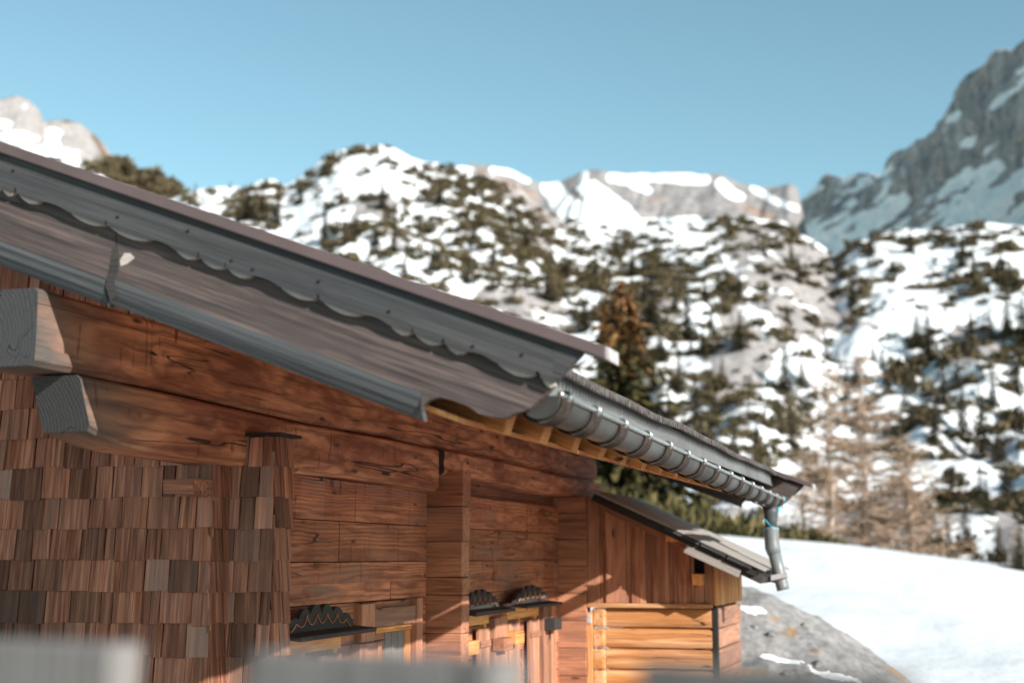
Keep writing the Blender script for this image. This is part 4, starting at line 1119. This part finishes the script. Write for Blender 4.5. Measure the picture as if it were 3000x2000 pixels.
flatX,flatY=HX.ravel(),HY.ravel(); okv=(np.arange(nr)[:,None]*np.ones((1,nc))<NTR-1).ravel()
skyline=[(752,375,338),(448,447,410),(530,436,418),(1180,432,412)]
def plant(bx,by,ty,k,label,group):
    dd=np.where(okv,(flatX-bx)**2+(flatY-by)**2,1e12); i=int(np.argmin(dd)); p=gridV[i]
    D=math.hypot(p[0],p[1]); h=max(1.8,(by-ty)*D/FPX*.86)
    o=bpy.data.objects.new('spruce_tree',protos[k%6]); COL.objects.link(o)
    o.location=(p[0],p[1],p[2]-.3); o.scale=(h*RNG.uniform(1.0,1.35),h*RNG.uniform(1.0,1.35),h); o.rotation_euler=(RNG.normal(0,.03),RNG.normal(0,.03),RNG.uniform(0,6.28))
    tag(o,label,'tree',group); return o
for i,(bx,by,ty) in enumerate(LIST):
    plant(bx+RNG.normal(0,3),by,ty-RNG.uniform(0,12),i,'dark green spruce standing on the patchy snow of the hillside','spruces on the hillside')
extra=RNG.choice(nr*nc,45,p=(wgt*(HX.ravel()>1350)*(HY.ravel()>560)+1e-12)/(wgt*(HX.ravel()>1350)*(HY.ravel()>560)+1e-12).sum())
for j,i in enumerate(extra):
    by=float(flatY[i]); plant(float(flatX[i]),by,by-RNG.uniform(40,95),j,'dark green spruce standing on the patchy snow of the hillside','spruces on the hillside')
for (bx,by,ty),lb in zip(skyline,('tiny lone spruce against the sky on the left shoulder of the snowy hill','tiny spruce against the sky where the rocky shoulder meets the snow saddle','low spruce on the snowy saddle skyline','small spruce on the right falling skyline of the hill')):
    plant(bx,by,ty,4,lb,None)
for (bx,by,ty,lb) in ((285,420,356,'dark spruce below the pale rock dome, just above the roof cap'),(350,440,386,'broad dark spruce on the brown knob left of the snow saddle')):
    i=int(np.argmin((LX.ravel()-bx)**2+(LY.ravel()-by)**2)); p=LP.reshape(-1,3)[i]; h=(by-ty)*math.hypot(p[0],p[1])/FPX
    o=bpy.data.objects.new('spruce_tree',protos[3]); COL.objects.link(o); o.location=p-np.array([0,0,.5]); o.scale=(h*1.3,h*1.3,h); o.rotation_euler=(0,0,bx); tag(o,lb,'tree')

# --- big rusty spruce behind the roof corner
def at_ground(px_,dist,z): 
    q=at(px_,1278,dist); return (float(q[0]),float(q[1]),z)
b=at_ground(1432,56,-1.)
rt=empty('rusty_spruce',b); tag(rt,'tall olive spruce with rust brown top right behind the roof corner','tree')
H=(1278-640)*56/FPX+2.8
q,t=spruce_proto(301,dens=2.5,slim=.34,quad=.032)
lo=q.mean(1)[:,2]<.81+.10*RNG.normal(0,.5,len(q))
quads_obj('crown',(q[lo]*H),np.clip(t[lo]*.9+.12,0,1),M['olive'],rt)
QQ=[q[~lo]*H]; TQ=[t[~lo]]
for dx_,hh in ((-.62,.97),(.42,1.0),(.1,.9)):
    qq,tq=spruce_proto(310+int(hh*100),dens=1.2,slim=.16,quad=.05); QQ.append(qq*np.array([2.4,2.4,2.6])+np.array([dx_*.955,dx_*.296,H*hh-2.55])); TQ.append(tq)
quads_obj('rusty_top',np.concatenate(QQ),np.concatenate(TQ),M['rust'],rt)
mb=MB(); trunk_mesh(mb,H,.17); o=mb.build('trunk',M['bark'],None,lift=False); o.parent=rt

# --- bare larches
def larch(px_,dist,ytop,seed,label,spread=.25,dens=1.):
    b=at_ground(px_,dist,-.8); r=np.random.default_rng(seed)
    H=(1278-ytop)*dist/FPX+ZC+.8
    t_=empty('bare_larch',b); tag(t_,label,'tree','leafless larches beyond the snow slope')
    mb=MB(); trunk_mesh(mb,H,.15); o=mb.build('trunk',M['palebark'],None,lift=False); o.parent=t_
    Q=[];TT=[]
    for i in range(int(185*dens)):
        f=r.uniform(.14,.97); z=f*H; L=H*spread*(1-f)**.62*r.uniform(.5,1.2)+.15; a=r.uniform(0,6.28)
        d=np.array([math.cos(a),math.sin(a),r.uniform(-.05,.3)]); n=max(3,int(L/.16))
        p0=np.array([0,0,z]); prev=p0
        for k in range(1,n+1):
            u=k/n; p=p0+d*L*u+np.array([0,0,-.12*L*u+.16*L*u*u])+r.normal(0,.012,3)
            ax=(p-prev); s=np.cross(ax,r.normal(size=3)); s/=np.linalg.norm(s)+1e-9; w=.020*(1-u*.6)
            Q.append(np.stack([prev-s*w,prev+s*w,p+s*w*.8,p-s*w*.8])); TT.append(r.uniform(.2,.7))
            for m in range(int(5*dens)+1):
                e=r.normal(0,1,3); e[2]=-abs(e[2])*.5+.1; e/=np.linalg.norm(e); ll=r.uniform(.1,.34); s2=np.cross(e,r.normal(size=3)); s2/=np.linalg.norm(s2); w2=.0105
                c=prev+(p-prev)*r.uniform(); Q.append(np.stack([c-s2*w2,c+s2*w2,c+e*ll+s2*w2*.6,c+e*ll-s2*w2*.6])); TT.append(r.uniform(0,1))
            prev=p
    quads_obj('crown',np.array(Q),np.array(TT),M['twig'],t_)
larch(1913,54,835,1,'leafless larch with pale trunk, left one of the tall pair')
larch(1990,57,812,2,'leafless larch with pale trunk, right one of the tall pair',.27)
larch(2095,55,1020,3,'low bushy leafless larch right of the tall pair',.42,1.1)
larch(1850,53,1040,4,'small leafless larch left of the tall pair, right of the gutter end',.34,.9)

# --- thicket along the crest of the snow slope
Q=[];TT=[]
for i in range(150):
    u=RNG.uniform(1330,1920); dd=RNG.uniform(48,57); top=np.interp(u,[1330,1500,1700,1800,1920],[1095,1110,1150,1185,1222])+RNG.normal(0,10)
    g0=at(u,1245,dd); h=max(.6,(1262-top)*dd/FPX)*RNG.uniform(.6,1.02); q,t=BP[RNG.integers(6)]
    s=RNG.uniform(.5,.95); Q.append(q*np.array([s,s,h*1.0])+g0-np.array([0,0,.5])); TT.append(np.clip(t*.7+RNG.uniform(0,.35),0,1))
o=quads_obj('thicket',np.concatenate(Q),np.concatenate(TT),M['olive']); tag(o,kind='stuff')

# ================================================================== LIGHT, SKY, CAMERA
SUNV=Vector((1,-.6,.50)).normalized()
elev=math.asin(SUNV.z); az=math.atan2(SUNV.x,SUNV.y)
sun=bpy.data.lights.new('sun','SUN'); sun.energy=5.0; sun.angle=R_(.53); sun.color=(1.,.95,.87)
so=bpy.data.objects.new('sun',sun); COL.objects.link(so); so.rotation_euler=SUNV.to_track_quat('Z','Y').to_euler(); so.location=(20,-10,30)
w=bpy.data.worlds.new('World'); SC.world=w; w.use_nodes=True; nt=w.node_tree; nt.nodes.clear()
sky=nt.nodes.new('ShaderNodeTexSky'); sky.sky_type='NISHITA'; sky.sun_disc=False; sky.sun_elevation=elev; sky.sun_rotation=az; sky.altitude=1800; sky.air_density=1.; sky.dust_density=.6; sky.ozone_density=1.
bg=nt.nodes.new('ShaderNodeBackground'); bg.inputs[1].default_value=.10
ow=nt.nodes.new('ShaderNodeOutputWorld'); tn=nt.nodes.new('ShaderNodeMix'); tn.data_type='RGBA'; tn.blend_type='MULTIPLY'; tn.inputs[0].default_value=1.; tn.inputs[7].default_value=(.95,1.10,.88,1)
nt.links.new(sky.outputs[0],tn.inputs[6]); nt.links.new(tn.outputs[2],bg.inputs[0]); nt.links.new(bg.outputs[0],ow.inputs[0])
cd=bpy.data.cameras.new('camera'); cam=bpy.data.objects.new('camera',cd); COL.objects.link(cam)
cam.location=(0,0,ZC); cam.rotation_euler=(math.pi/2+PITCH,0,YAW); cd.sensor_width=36; cd.lens=FPX/2352*36; cd.clip_start=.05; cd.clip_end=20000
cd.dof.use_dof=True; cd.dof.focus_distance=7.9; cd.dof.aperture_fstop=1.5
SC.camera=cam
SC.view_settings.view_transform='Standard'; SC.view_settings.look='None'; SC.view_settings.exposure=.95; SC.view_settings.gamma=1.
SC.cycles.use_denoising=True; SC.cycles.max_bounces=8
